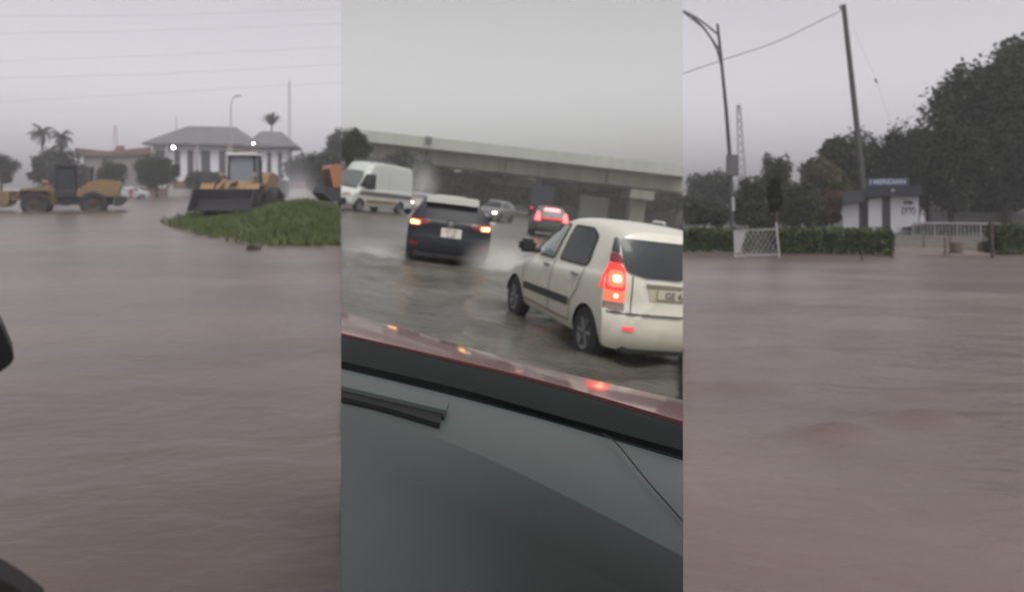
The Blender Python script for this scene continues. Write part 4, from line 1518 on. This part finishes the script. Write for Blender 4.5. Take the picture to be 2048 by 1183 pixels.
# dim retaining wall in the gloom under the bridge
p0, p1 = MID.col(1120, 122), MID.col(1440, 118)
d = p1 - p0
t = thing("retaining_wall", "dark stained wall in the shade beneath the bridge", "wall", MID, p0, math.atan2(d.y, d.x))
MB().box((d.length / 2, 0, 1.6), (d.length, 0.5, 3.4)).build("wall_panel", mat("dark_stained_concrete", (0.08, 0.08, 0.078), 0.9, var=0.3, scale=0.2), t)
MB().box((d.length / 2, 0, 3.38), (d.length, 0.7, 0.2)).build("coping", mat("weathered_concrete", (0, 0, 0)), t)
tree("dark tree at the left seam above the white van", MID, 700, 60, 250, 40, 345, G_DARK, 31, 3000)
tree("hazy olive tree behind the roof of the white van", MID, 806, 92, 296, 64, 395, G_GREY, 32, 4200)
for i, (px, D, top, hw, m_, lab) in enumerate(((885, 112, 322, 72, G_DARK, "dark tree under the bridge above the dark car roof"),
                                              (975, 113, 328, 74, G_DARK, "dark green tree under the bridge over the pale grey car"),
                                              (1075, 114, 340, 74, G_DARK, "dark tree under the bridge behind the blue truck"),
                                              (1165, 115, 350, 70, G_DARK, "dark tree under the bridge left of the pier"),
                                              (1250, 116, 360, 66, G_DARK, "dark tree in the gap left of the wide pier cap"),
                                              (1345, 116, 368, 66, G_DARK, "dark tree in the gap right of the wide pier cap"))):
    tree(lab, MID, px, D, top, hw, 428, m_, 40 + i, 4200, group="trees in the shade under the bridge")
bkv = MB()
for j, (y_, z_) in enumerate(((138, -1.0), (140, 3.0), (144, 5.2), (150, 5.6))):
    for i in range(61):
        q = MID.col(640 + 860 * i / 60, y_)
        bkv.v.append(Vector((q.x, y_, z_ + (0.9 * noise.noise(Vector((q.x * 0.25, j * 2.0, 1))) if j else 0))))
bkv.f = [(j * 61 + i, j * 61 + i + 1, (j + 1) * 61 + i + 1, (j + 1) * 61 + i) for j in range(3) for i in range(60)]
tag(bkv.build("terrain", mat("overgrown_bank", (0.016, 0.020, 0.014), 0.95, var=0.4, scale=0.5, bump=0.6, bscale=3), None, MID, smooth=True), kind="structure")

# splash round the dark car
def mist(label, place, c, r, dens, name="spray", col=(0.96, 0.95, 0.93), nscale=2.5):
    """spray or smoke: a lumpy puff whose volume thins out to nothing at its rim"""
    m = volume_mat(name + "_volume_%d" % len(bpy.data.materials), dens, col)
    t = m.node_tree
    v = [n for n in t.nodes if n.type == 'PRINCIPLED_VOLUME'][0]
    tc = t.nodes.new("ShaderNodeTexCoord")
    mp = t.nodes.new("ShaderNodeMapping")
    mp.inputs["Scale"].default_value = (1 / r[0], 1 / r[1], 1 / r[2])
    gr_ = t.nodes.new("ShaderNodeTexGradient")
    gr_.gradient_type = 'SPHERICAL'
    nz = t.nodes.new("ShaderNodeTexNoise")
    nz.inputs["Scale"].default_value = nscale
    nz.inputs["Detail"].default_value = 2
    m1 = t.nodes.new("ShaderNodeMath")
    m1.operation = 'MULTIPLY'
    m2 = t.nodes.new("ShaderNodeMath")
    m2.operation = 'MULTIPLY'
    m2.inputs[1].default_value = dens * 2.2
    sq = t.nodes.new("ShaderNodeMath")
    sq.operation = 'POWER'
    sq.inputs[1].default_value = 1.5
    t.links.new(tc.outputs["Object"], mp.inputs["Vector"])
    t.links.new(mp.outputs[0], gr_.inputs["Vector"])
    t.links.new(mp.outputs[0], nz.inputs["Vector"])
    t.links.new(gr_.outputs["Fac"], sq.inputs[0])
    t.links.new(sq.outputs[0], m1.inputs[0])
    t.links.new(nz.outputs["Fac"], m1.inputs[1])
    t.links.new(m1.outputs[0], m2.inputs[0])
    t.links.new(m2.outputs[0], v.inputs["Density"])
    bm_ = bmesh.new()
    bmesh.ops.create_icosphere(bm_, subdivisions=3, radius=1.0)
    for q in bm_.verts:
        q.co = Vector((q.co.x * r[0], q.co.y * r[1], q.co.z * r[2]))
    me_ = bpy.data.meshes.new(name)
    bm_.to_mesh(me_)
    bm_.free()
    me_.materials.append(m)
    return tag(link(name, me_, None, place, c), label, name, kind="stuff")


S = SUV_POS
mist("thin spray trailing right of the dark car's rear wheel", MID, (S.x + 1.45, S.y - 2.3, 0.10), (1.0, 1.5, 0.7), 1.5)
mist("thin spray trailing left of the dark car's rear wheel", MID, (S.x - 1.35, S.y - 2.2, 0.0), (1.0, 1.4, 0.45), 0.9)
mist("pale smoke drifting behind the yellow loader on the grass", LEFT, tuple(LEFT.at(588, 388, 41)), (1.9, 2.2, 2.4), 0.28, "smoke", (0.93, 0.93, 0.95))
mist("pale spray behind the white van's rear", MID, tuple(MID.at(842, 375, 43.5)), (1.5, 1.8, 2.2), 0.4)

# the car we sit in
own = thing("red_car", "red car we look out of, its grey dashboard filling the lower view", "car", MID, (0, 0, 0), 0.0)


def strip(rows, cols=40):
    """rows of (px, py, h) polylines -> a sheet through them"""
    V, Fc = [], []
    for row in rows:
        r_ = np.array(row, float)
        xs = np.linspace(r_[0, 0], r_[-1, 0], cols + 1)
        c = catmull([tuple(q) for q in row], 8)
        o = np.argsort(c[:, 0])
        for x in xs:
            V.append(MID.ground(x, float(np.interp(x, c[o, 0], c[o, 1])), float(np.interp(x, c[o, 0], c[o, 2]))))
    for j in range(len(rows) - 1):
        for k2 in range(cols):
            a = j * (cols + 1) + k2
            Fc.append((a, a + 1, a + cols + 2, a + cols + 1))
    return V, Fc


def slab(name, m, rows, thick=0.03, smooth=True, parent=own, cols=40, down=Vector((0, 0, -1))):
    V, Fc = strip(rows, cols)
    n, R_ = len(V), cols + 1
    J = len(rows)
    V2 = V + [v + down * thick for v in V]
    F2 = Fc + [tuple(i + n for i in reversed(q)) for q in Fc]
    rim = [k2 for k2 in range(R_)] + [j * R_ + cols for j in range(1, J)] + [(J - 1) * R_ + k2 for k2 in range(cols - 1, -1, -1)] + [j * R_ for j in range(J - 2, 0, -1)]
    for i in range(len(rim)):
        a, b = rim[i], rim[(i + 1) % len(rim)]
        F2.append((a, a + n, b + n, b))
    bm_ = bmesh.new()
    me_ = finish_mesh(name, V2, F2, m)
    bm_.from_mesh(me_)
    bmesh.ops.recalc_face_normals(bm_, faces=bm_.faces)
    bm_.to_mesh(me_)
    bm_.free()
    if smooth:
        me_.polygons.foreach_set("use_smooth", [True] * len(me_.polygons))
        me_.set_sharp_from_angle(angle=math.radians(40))
    return link(name, me_, parent)


def row(pts, h):
    return [(x, y, hh) for (x, y), hh in zip(pts, h if isinstance(h, (list, tuple)) else [h] * len(pts))]


RED_P = mat("wet_red_bonnet", (0.125, 0.034, 0.034), 0.30, var=0.25, scale=3, coat=0.9, bump=0.05, bscale=60)
slab("bonnet", RED_P, [row([(640, 610), (900, 684), (1120, 743), (1420, 812)], 0.94),
                       row([(640, 630), (900, 698), (1120, 754), (1420, 830)], 0.972),
                       row([(640, 656), (900, 716), (1120, 770), (1420, 858)], 0.99)], 0.02)
BLK = mat("black_cowl_plastic", (0.009, 0.011, 0.011), 0.6, var=0.3, scale=4, spec=0.15)
slab("cowl", BLK, [row([(640, 648), (900, 708), (1120, 763), (1420, 852)], 0.975),
                   row([(640, 668), (900, 728), (1120, 785), (1420, 876)], 0.985),
                   row([(640, 712), (900, 772), (1120, 832), (1420, 915)], 0.955),
                   row([(640, 727), (900, 789), (1120, 846), (1420, 936)], 0.93)], 0.02)
DASH = mat("grey_dashboard_vinyl", (0.065, 0.077, 0.074), 0.5, var=0.08, scale=6, bump=0.12, bscale=350)
slab("dashboard", DASH, [row([(640, 722), (900, 785), (1120, 842), (1420, 930)], 0.925),
                         row([(640, 740), (900, 803), (1120, 861), (1420, 960)], 0.955),
                         row([(640, 775), (900, 850), (1120, 935), (1420, 1075)], 0.970),
                         row([(640, 800), (900, 885), (1120, 985), (1420, 1140)], 0.962),
                         row([(640, 830), (900, 920), (1120, 1022), (1420, 1180)], 0.935),
                         row([(640, 900), (900, 1000), (1120, 1100), (1420, 1270)], 0.87),
                         row([(640, 1050), (900, 1120), (1120, 1220), (1420, 1380)], 0.76),
                         row([(640, 1330), (900, 1350), (1120, 1400), (1420, 1560)], 0.60)], 0.03)
dash = [o for o in own.children if o.name.startswith("dashboard")][0]
slab("air_vent", mat("vent_black", (0.004, 0.004, 0.005), 0.6), [row([(640, 757), (760, 785), (886, 815)], [0.988] * 3), row([(640, 783), (760, 811), (880, 846)], [0.980] * 3)], 0.012, parent=dash, cols=20)
slab("vent_lip", DASH, [row([(640, 736), (760, 764), (896, 797)], [0.972] * 3), row([(640, 742), (760, 770), (898, 801)], [0.994] * 3), row([(640, 761), (760, 789), (893, 820)], [0.994] * 3)], 0.016, parent=dash, cols=20)
cr = MB()
pts = [MID.ground(x, y, h) for x, y, h in ((1205, 866, 0.966), (1232, 884, 0.975), (1290, 955, 0.978), (1340, 1012, 0.977), (1400, 1080, 0.976))]
cr.tube([Vector(q) for q in catmull([tuple(q) for q in pts], 5)], 0.0017, 6)
cr.build("panel_seam", mat("vent_black", (0, 0, 0)), dash)
# windscreen: tinted pane leaning back from the cowl over our heads
pane = glass_pane_mat("tinted_windscreen_glass", (0.925, 0.94, 0.89), 0.025)
B0, B1 = MID.ground(600, 712, 0.955), MID.ground(1460, 935, 0.955)
T0, T1 = MID.at(560, -120, 1.15), MID.at(1500, -120, 0.95)
N = 12
V, Fc = [], []
for j in range(N + 1):
    for i in range(N + 1):
        u, v = i / N, j / N
        q = (B0.lerp(B1, u)).lerp(T0.lerp(T1, u), v)
        V.append(q)
Fc = [(j * (N + 1) + i, j * (N + 1) + i + 1, (j + 1) * (N + 1) + i + 1, (j + 1) * (N + 1) + i) for j in range(N) for i in range(N)]
link("windscreen", finish_mesh("windscreen", V, Fc, pane, True, 180), own)
rf = MB().box((0, -0.15, 2.02), (1.3, 2.1, 0.06), bev=0.02)  # unseen roof added over the eye, left uncut to shade the dash
shade_roof = rf.build("roof", RED_P, own)
shade_roof["whole"] = 1


# ================================================================== RIGHT: hedge, kiosk and trees
hz = RIGHT
hedge("clipped hedge at the left of the white lattice panel", hz.ground(1330, 505), hz.ground(1548, 505), 0.9, 0.76, 51, 8500)
hedge("clipped hedge between the lattice panel and the muddy gap", hz.ground(1558, 508), hz.ground(1786, 511), 0.9, 0.80, 52, 9000)
hedge("clipped hedge cut off by the right edge of the view", hz.ground(2006, 508), hz.ground(2160, 508), 1.0, 0.92, 53, 5200)

# leaning lattice panel
D = hz.ground(1515, 512).y - 0.35
pl = hz.at(1470, 512, D)
pr = hz.at(1556, 512, D)
t = thing("wire_fence", "white wire lattice panel leaning in the gap of the hedge", "fence panel", RIGHT, (pl.x, pl.y, 0), 0.0, tilt=(0, math.radians(-2)))
wd_ = pr.x - pl.x
hh = 0.86
whm = mat("chalky_white_metal", (0.33, 0.325, 0.32), 0.6, var=0.2, scale=4)
ms = MB()
nn = 9
for k in range(-nn, nn + 1):
    for sg in (1, -1):
        xa = k / nn * wd_ * 1.0
        p_ = Vector((xa if sg > 0 else xa + 0, 0, 0.0))
        a_ = Vector((xa, 0.0, 0.0))
        b_ = Vector((xa + sg * hh * 0.62, 0, hh))
        # clip to the panel
        t0, t1 = 0.0, 1.0
        dx_ = b_.x - a_.x
        lo, hi = (0 - a_.x) / dx_, (wd_ - a_.x) / dx_
        lo, hi = min(lo, hi), max(lo, hi)
        t0, t1 = max(t0, lo), min(t1, hi)
        if t1 - t0 > 0.02:
            ms.tube([a_.lerp(b_, t0), a_.lerp(b_, t1)], 0.008, 4)
ms.build("mesh", whm, t)
fr = MB()
fr.tube([(0, 0, -0.1), (0, 0, hh)], 0.02, 6).tube([(0, 0, hh), (wd_, 0, hh)], 0.014, 6).tube([(0, 0, 0.02), (wd_, 0, 0.02)], 0.014, 6)
fr.build("frame", whm, t)
MB().tube([(wd_ + 0.05, 0, -0.2), (wd_ - 0.02, 0, hh + 0.22)], 0.032, 8).build("post", whm, t)
MB().prism([(0.02, 0.12), (0.02, hh - 0.02), (0.42, hh - 0.02), (0.18, 0.12)], 0.02, 0.03).build("board", mat("chalky_board", (0.32, 0.31, 0.31), 0.8), t)


def kiosk():
    D = 42
    px = 1762
    t = thing("kiosk", "small white and blue kiosk with lettered roof sign behind the hedge", "kiosk", RIGHT, RIGHT.col(px, D), RIGHT.off(px))
    white = mat("kiosk_white_panel", (0.42, 0.42, 0.435), 0.6, var=0.12, scale=1.0)
    dark = mat("kiosk_dark_frame", (0.030, 0.030, 0.038), 0.6)
    blue = mat("kiosk_blue_roof", (0.009, 0.012, 0.022), 0.6, var=0.2)
    slate = mat("kiosk_grey_awning", (0.040, 0.041, 0.055), 0.7, var=0.2)
    MB().box((0.6, 1.3, 1.2), (2.8, 2.4, 2.42)).build("body", dark, t)
    MB().box((-1.45, 1.3, 1.0), (1.25, 2.0, 2.0)).build("annexe", dark, t)
    MB().prism([(0.50, 0.2), (0.50, 2.40), (1.95, 2.36), (1.95, 0.2)], 0.0, 0.09).build("panel", white, t)
    MB().prism([(-0.68, 0.2), (-0.68, 2.20), (0.04, 2.30), (0.04, 0.2)], 0.0, 0.09).build("panel", white, t)
    MB().prism([(-2.08, 0.2), (-2.08, 1.86), (-1.2, 2.02), (-1.2, 0.2)], 0.18, 0.29).build("side_panel", white, t)
    MB().prism([(-2.12, 1.90), (-2.0, 2.62), (-0.80, 2.85), (-0.78, 2.10)], -0.25, 2.5).build("awning", slate, t)
    MB().prism([(-0.78, 2.36), (-0.76, 2.96), (2.10, 2.98), (2.15, 2.42)], -0.40, 2.6).build("roof", blue, t)
    sb = MB().box((0.36, -0.38, 3.21), (2.2, 0.14, 0.52), bev=0.01).build("sign", mat("sign_blue_board", (0.030, 0.038, 0.070), 0.5), t)
    text_mesh("sign_lettering", "I MERIDIAN", 0.40, mat("sign_pale_letters", (0.34, 0.37, 0.46), 0.6), sb, Matrix.Translation((0.36, -0.458, 3.22)) @ Matrix.Rotation(math.pi / 2, 4, 'X'), 0.006, 0.92, 0.012)
    w_ = mat("black_lettering", (0.02, 0.02, 0.022), 0.6)
    text_mesh("wall_lettering", "ms", 0.42, w_, t, Matrix.Translation((1.42, -0.008, 2.03)) @ Matrix.Rotation(math.pi / 2, 4, 'X'), 0.003, 1.0, 0.022)
    text_mesh("wall_lettering", "(YY)", 0.50, w_, t, Matrix.Translation((1.44, -0.008, 1.52)) @ Matrix.Rotation(math.pi / 2, 4, 'X'), 0.003, 0.8, 0.022)
    MB().lathe([(0, 0.1), (0.08, 0.06), (0.09, 0.0)], (0.62, -0.42, 2.72), (0, -1, 0), 14).build("lamp", mat("kiosk_lamp", (0.3, 0.3, 0.33), 0.5), t)


kiosk()

# railing, low walls
p0, p1 = hz.col(1826, 36), hz.col(2010, 33)
d = p1 - p0
L = d.length
t = thing("railing", "grey metal railing standing beyond the muddy gap", "railing", RIGHT, p0, math.atan2(d.y, d.x))
rm = mat("grey_railing_paint", (0.25, 0.245, 0.255), 0.5)
ztop = hz.at(1900, 447, 34.5).z
MB().tube([(0, 0, ztop), (L, 0, ztop)], 0.05, 8).build("top_rail", rm, t)
MB().tube([(0, 0, 0.22), (L, 0, 0.22)], 0.025, 6).build("bottom_rail", rm, t)
nb = 24
for k in range(nb + 1):
    x = L * k / nb
    MB().tube([(x, 0, -0.1), (x, 0, ztop)], 0.04 if k % 6 == 0 else 0.024, 6).build("post" if k % 6 == 0 else "bar", rm, t)

p0, p1 = hz.col(1858, 52), hz.col(2110, 50)
d = p1 - p0
t = thing("garden_wall", "low grey concrete wall under the big dark tree", "wall", RIGHT, p0, math.atan2(d.y, d.x))
cw_ = mat("mossy_grey_concrete", (0.13, 0.13, 0.12), 0.9, var=0.25, scale=0.6)
MB().box((d.length / 2, 0, 0.55), (d.length, 0.3, 1.5)).build("wall_panel", cw_, t)
MB().box((d.length / 2, 0, 1.34), (d.length, 0.42, 0.08)).build("coping", mat("pale_coping", (0.22, 0.22, 0.21), 0.9), t)
MB().box((0.9, -0.2, 1.3), (1.7, 0.5, 3.0), bev=0.03).build("gate_pillar", mat("dull_mauve_render", (0.15, 0.135, 0.14), 0.9), t)
p0, p1 = hz.col(1300, 70), hz.col(1690, 58)
d = p1 - p0
t = thing("garden_wall", "long low pale wall behind the left hedge", "wall", RIGHT, p0, math.atan2(d.y, d.x))
MB().box((d.length / 2, 0, 0.3), (d.length, 0.3, 1.5)).build("wall_panel", mat("pale_grey_wall", (0.20, 0.20, 0.195), 0.9, var=0.2, scale=0.5), t)
MB().box((d.length / 2, 0, 1.09), (d.length, 0.4, 0.08)).build("coping", mat("pale_coping", (0, 0, 0)), t)

# posts and things standing in the shallow water
POSTS = "thin posts standing in the muddy gap"


def post(label, px, pyb, pyt, r, m_, name="post", group=POSTS, leanx=0.0):
    b = hz.ground(px, pyb)
    zt = hz.at(px, pyt, b.y).z
    o = MB().tube([(0, 0, -0.25), (leanx * 0.5, 0, zt * 0.5), (leanx, 0, zt)], r, 8, r * 0.85).build(name, m_, None, RIGHT, b)
    return tag(o, label, "post", group)


rust = mat("rusty_brown_post", (0.10, 0.06, 0.045), 0.8, var=0.3, scale=6)
drk = mat("dark_wood_post", (0.055, 0.04, 0.035), 0.85, var=0.3, scale=6)
post("reddish thin post left of the brown drum", 1890, 512, 475, 0.035, rust)
post("reddish thin post just beside the brown drum", 1899, 510, 470, 0.03, rust, leanx=0.03)
post("dark thick post left of the right hedge", 1986, 516, 440, 0.05, drk, leanx=-0.06)
post("greenish thin post before the railing's left end", 1848, 503, 470, 0.03, mat("mossy_post", (0.07, 0.09, 0.05), 0.8))
post("short dark stick at the right end of the long hedge", 1784, 517, 505, 0.03, drk)
post("short dark stick leaning below the long hedge", 1724, 522, 500, 0.03, drk)
bp = hz.ground(1912, 508)
dr = MB().lathe([(0, 0.42), (0.20, 0.42), (0.215, 0.38), (0.205, 0.25), (0.215, 0.22), (0.205, 0.05), (0.2, -0.2)], (0, 0, 0), (0, 0, 1), 20)
tag(dr.build("drum", mat("brown_drum_rust", (0.075, 0.053, 0.042), 0.8, var=0.3, scale=5), None, RIGHT, bp, smooth=True), "small brown drum standing in the water before the railing", "drum")
bp = hz.ground(1972, 504)
tag(MB().box((0, 0, 0.17), (0.5, 0.3, 0.42), rz=0.2, bev=0.02).build("crate", mat("weathered_crate", (0.12, 0.10, 0.085), 0.85, var=0.3), None, RIGHT, bp), "dull brown crate behind the dark post", "crate")
# silt bank and low shrub where the hedge breaks
sb = MB()
NN = 26
c0 = hz.ground(1855, 503)
for j in range(NN + 1):
    for i in range(NN + 1):
        u, v = i / NN * 2 - 1, j / NN * 2 - 1
        r2_ = min(1, math.hypot(u, v))
        z = 0.16 * (1 - r2_ ** 2) + 0.05 * noise.noise(Vector((u * 3, v * 3, 4))) * (1 - r2_) - 0.03
        sb.v.append(Vector((u * 2.1, v * 2.2, z)))
sb.f = [(j * (NN + 1) + i, j * (NN + 1) + i + 1, (j + 1) * (NN + 1) + i + 1, (j + 1) * (NN + 1) + i) for j in range(NN) for i in range(NN)]
tag(sb.build("terrain", mat("wet_silt", (0.125, 0.095, 0.070), 0.7, var=0.25, scale=2, bump=0.4), None, RIGHT, c0, smooth=True), kind="structure")
bk = MB().box((0, 0, 0), (30, 0.1, 0.1))
# raised ground behind the hedges and the gap
vb = []
for (x_, y_) in ((1330, 500), (2200, 500)):
    vb.append(hz.ground(x_, y_))
bankm = mat("wet_verge_earth", (0.070, 0.060, 0.048), 0.8, var=0.3, scale=0.7)
ys_ = [vb[0].y + 1.2, vb[0].y + 3.5, vb[0].y + 9, 60]
zs_ = [-0.06, 0.08, 0.14, 0.2]
B = MB()
for y_, z_ in zip(ys_, zs_):
    for i in range(31):
        px_ = 1360 + (2300 - 1360) * i / 30
        q = hz.col(px_, y_)
        B.v.append(Vector((q.x, y_, z_ + 0.03 * noise.noise(Vector((q.x, y_ * 0.5, 0))))))
B.f = [(j * 31 + i, j * 31 + i + 1, (j + 1) * 31 + i + 1, (j + 1) * 31 + i) for j in range(3) for i in range(30)]
tag(B.build("terrain", bankm, None, RIGHT, smooth=True), kind="structure")

# street lamp with double arm
def big_lamp():
    D = 33
    b = hz.col(1464, D)
    top = hz.at(1435, 50, D)
    t = thing("street_lamp", "tall dark street lamp with braced curved arm and small panel", "street lamp", RIGHT, (b.x, b.y, 0), 0.0)
    m_ = mat("dark_lamp_metal", (0.06, 0.06, 0.065), 0.5, 0.3)
    def P(px, py):
        q = hz.at(px, py, D)
        return Vector((q.x - b.x, 0, q.z))
    MB().tube([Vector((0, 0, -0.3)), P(1461, 330), P(1452, 215), P(1442, 115), P(1435, 48)], 0.105, 10, 0.06).build("pole", m_, t, smooth=True)
    arm = MB()
    arm.tube([Vector(q) for q in catmull([tuple(P(*q)) for q in ((1442, 128), (1432, 95), (1410, 60), (1385, 38), (1360, 20), (1335, 12))], 5)], 0.045, 6)
    arm.tube([Vector(q) for q in catmull([tuple(P(*q)) for q in ((1437, 70), (1415, 52), (1390, 34), (1366, 22))], 5)], 0.045, 6)
    arm.tube([Vector(q) for q in catmull([tuple(P(*q)) for q in ((1441, 103), (1424, 78), (1405, 52), (1385, 34))], 5)], 0.03, 6)
    arm.build("arm", m_, t, smooth=True)
    q = P(1463, 331)
    MB().box(q + Vector((0, -0.12, 0)), (0.55, 0.16, 1.0), bev=0.03).build("panel", mat("lamp_panel_grey", (0.085, 0.08, 0.08), 0.7), t)
    q = P(1464, 409)
    MB().tube([q + Vector((0.02, -0.13, -0.3)), q + Vector((0.0, -0.13, 0.35))], 0.07, 8).build("notice", mat("pale_notice", (0.33, 0.33, 0.33), 0.7), t)


big_lamp()


def utility_pole():
    D = 48
    b = hz.col(1732, D)
    t = thing("utility_pole", "tall leaning wooden utility pole carrying a thick cable", "utility pole", RIGHT, (b.x, b.y, 0), 0.0)
    m_ = mat("grey_wood_pole", (0.055, 0.052, 0.05), 0.85, var=0.25, scale=3, bump=0.3)
    def P(px, py, dy=0.0):
        q = hz.at(px, py, D)
        return Vector((q.x - b.x, dy, q.z))
    MB().tube([Vector((0, 0, -0.3)), P(1722, 330), P(1707, 190), P(1687, 10)], 0.21, 12, 0.155).build("pole", m_, t, smooth=True)
    a = MB().tube([P(1687, 18, -0.1) + Vector((-0.32, 0, 0)), P(1688, 18, -0.1) + Vector((0.12, 0, 0))], 0.05, 6)
    for dx in (-0.3, -0.15):
        a.lathe([(0, 0.16), (0.05, 0.15), (0.03, 0.1), (0.06, 0.06), (0.03, 0.0)], P(1687, 18, -0.1) + Vector((dx, 0, 0.04)), (0, 0, 1), 10)
    a.build("crossarm", m_, t)
    st = MB().tube([P(1690, 20), P(1752, 160), P(1800, 300), P(1850, 440)], 0.006, 4)
    st.build("guy_wire", m_, t)
    MB().lathe([(0, -0.16), (0.05, -0.13), (0.07, -0.04), (0.045, 0.0), (0.07, 0.05), (0.05, 0.13), (0, 0.16)], P(1752, 162), (0.4, 0, -1), 10).build("guy_insulator", TRIM, t)


utility_pole()
wire("thick sagging cable from the leaning pole to the upper left", RIGHT, [(1330, 160), (1440, 122), (1550, 85), (1640, 42), (1686, 20)], 46, 48, 0.038, None, mat("cable_grey", (0.19, 0.19, 0.195), 0.7), name="cable")
mast("pale lattice tower fading in rain right of the street lamp", 1488, 150, 218, 9.0, 3.4, RIGHT, (0.16, 0.155, 0.165), "lattice_tower", math.radians(-2.5))

RT = "trees behind the kiosk and hedges"
tree("huge dark tree filling the upper right with ragged crown", RIGHT, 2015, 50, 100, 165, 425, G_DARK, 61, 15000, leaf=0.24, clumps=90, ragged=0.15)
tree("dark tall tree rising behind the huge tree at the edge", RIGHT, 2085, 62, 48, 115, 340, G_DARK, 62, 6000)
tree("dark tree directly above the railing and kiosk gap", RIGHT, 1905, 47, 228, 80, 440, G_DARK, 63, 5600)
tree("spiky topped tree between the kiosk and the huge tree", RIGHT, 1800, 56, 228, 70, 440, G_DARK, 64, 4600, ragged=0.5)
tree("dense dark tree behind the leaning pole's foot", RIGHT, 1700, 60, 262, 92, 440, G_DARK, 65, 6200)
tree("olive tinted tree just left of the leaning pole", RIGHT, 1650, 50, 315, 58, 448, G_OLIVE, 66, 3800)
tree("rusty tinted bush at the left end of the kiosk", RIGHT, 1662, 46, 372, 34, 450, G_RUST, 67, 2200, name="shrub")
tree("dark tree with pointed top behind the lattice panel", RIGHT, 1552, 56, 302, 52, 448, G_DARK, 68, 4000, ragged=0.4)
tree("low dark tree right of the street lamp", RIGHT, 1500, 50, 350, 52, 452, G_DARK, 69, 3800)
tree("broad dark tree left of the street lamp", RIGHT, 1418, 74, 336, 56, 448, G_GREY, 70, 5000)
tree("dark tree low at the seam left of the broad tree", RIGHT, 1372, 66, 385, 40, 445, G_GREY, 71, 2200)
tree("olive thin shrub behind the middle of the long hedge", RIGHT, 1600, 42, 355, 48, 462, G_MID, 72, 3000, name="shrub")
tree("slim dark young tree growing beside the lattice panel", RIGHT, 1551, 27.2, 350, 14, 425, G_DARK, 73, 900, leaf=0.14)
tree("dim bush under the huge tree behind the low wall", RIGHT, 1985, 54, 365, 70, 440, G_DARK, 74, 3600, name="shrub")


tree("low planting added as dark shade behind the grey railing", RIGHT, 1912, 40, 449, 92, 480, G_DARK, 75, 2600, leaf=0.16, name="shrub")  # added shrubs; their dark leaves stand in for shade behind the bars
tree("low dark shrub mass behind the left hedge", RIGHT, 1412, 46, 398, 58, 462, G_DARK, 76, 2600, name="shrub")
tree("low dark shrub mass behind the lattice panel", RIGHT, 1512, 44, 402, 56, 462, G_DARK, 77, 2600, name="shrub")
tree("low dark shrub mass behind the long hedge", RIGHT, 1622, 47, 398, 60, 462, G_DARK, 78, 2600, name="shrub")
tree("dark tree right behind the kiosk roof", RIGHT, 1858, 58, 238, 72, 440, G_DARK, 79, 4600)
tree("dark undergrowth below the huge tree's crown", RIGHT, 1960, 55, 300, 95, 446, G_DARK, 80, 5200)


# ================================================================== trim every place to its own stretch of road
def trim():
    bpy.context.view_layer.update()
    for root, place in ROOTS:
        objs = [root] + [c for c in root.children_recursive]
        for o in objs:
            if o.type != 'MESH' or o.get("whole"):
                continue
            me = o.data
            if not len(me.vertices):
                continue
            Mw = o.matrix_world
            n = len(me.vertices)
            co = np.empty(n * 3)
            me.vertices.foreach_get("co", co)
            co = co.reshape(-1, 3)
            R_ = np.array(Mw.to_3x3())
            wc = co @ R_.T + np.array(Mw.translation)
            for seam, keep_left in ((place.keep[0], False), (place.keep[1], True)):
                if seam is None:
                    continue
                k_ = (seam - W / 2) / F
                # plane through the eye, upright: x - k*y = 0
                side = wc[:, 0] - k_ * wc[:, 1]
                if not keep_left:
                    side = -side
                if side.max() <= 1e-4:
                    continue
                if me.users > 1:
                    me = me.copy()
                    o.data = me
                if side.min() >= 0:
                    me.clear_geometry()
                    break
                nw = Vector((1, -k_, 0)) * (1 if keep_left else -1)
                nl = (Mw.to_3x3().transposed() @ nw).normalized()
                pl_ = Mw.inverted() @ EYE
                bm_ = bmesh.new()
                bm_.from_mesh(me)
                res = bmesh.ops.bisect_plane(bm_, geom=bm_.verts[:] + bm_.edges[:] + bm_.faces[:], plane_co=pl_, plane_no=nl, clear_outer=True, dist=1e-5)
                bm_.to_mesh(me)
                bm_.free()
                n = len(me.vertices)
                if n == 0:
                    break
                co = np.empty(n * 3)
                me.vertices.foreach_get("co", co)
                wc = co.reshape(-1, 3) @ R_.T + np.array(Mw.translation)
    for o in list(bpy.data.objects):
        if o.type == 'MESH' and len(o.data.polygons) == 0:
            for ch in list(o.children):
                bpy.data.objects.remove(ch)
            bpy.data.objects.remove(o)
    for o in bpy.data.objects:
        if "whole" in o:
            del o["whole"]


trim()

# rain haze
hb = MB().box((0, 150, 5), (760, 380, 116))
hz_o = link("haze", finish_mesh("haze", hb.v, hb.f, volume_mat("rain_haze_air", HAZE_DENSITY)))
tag(hz_o, kind="stuff")
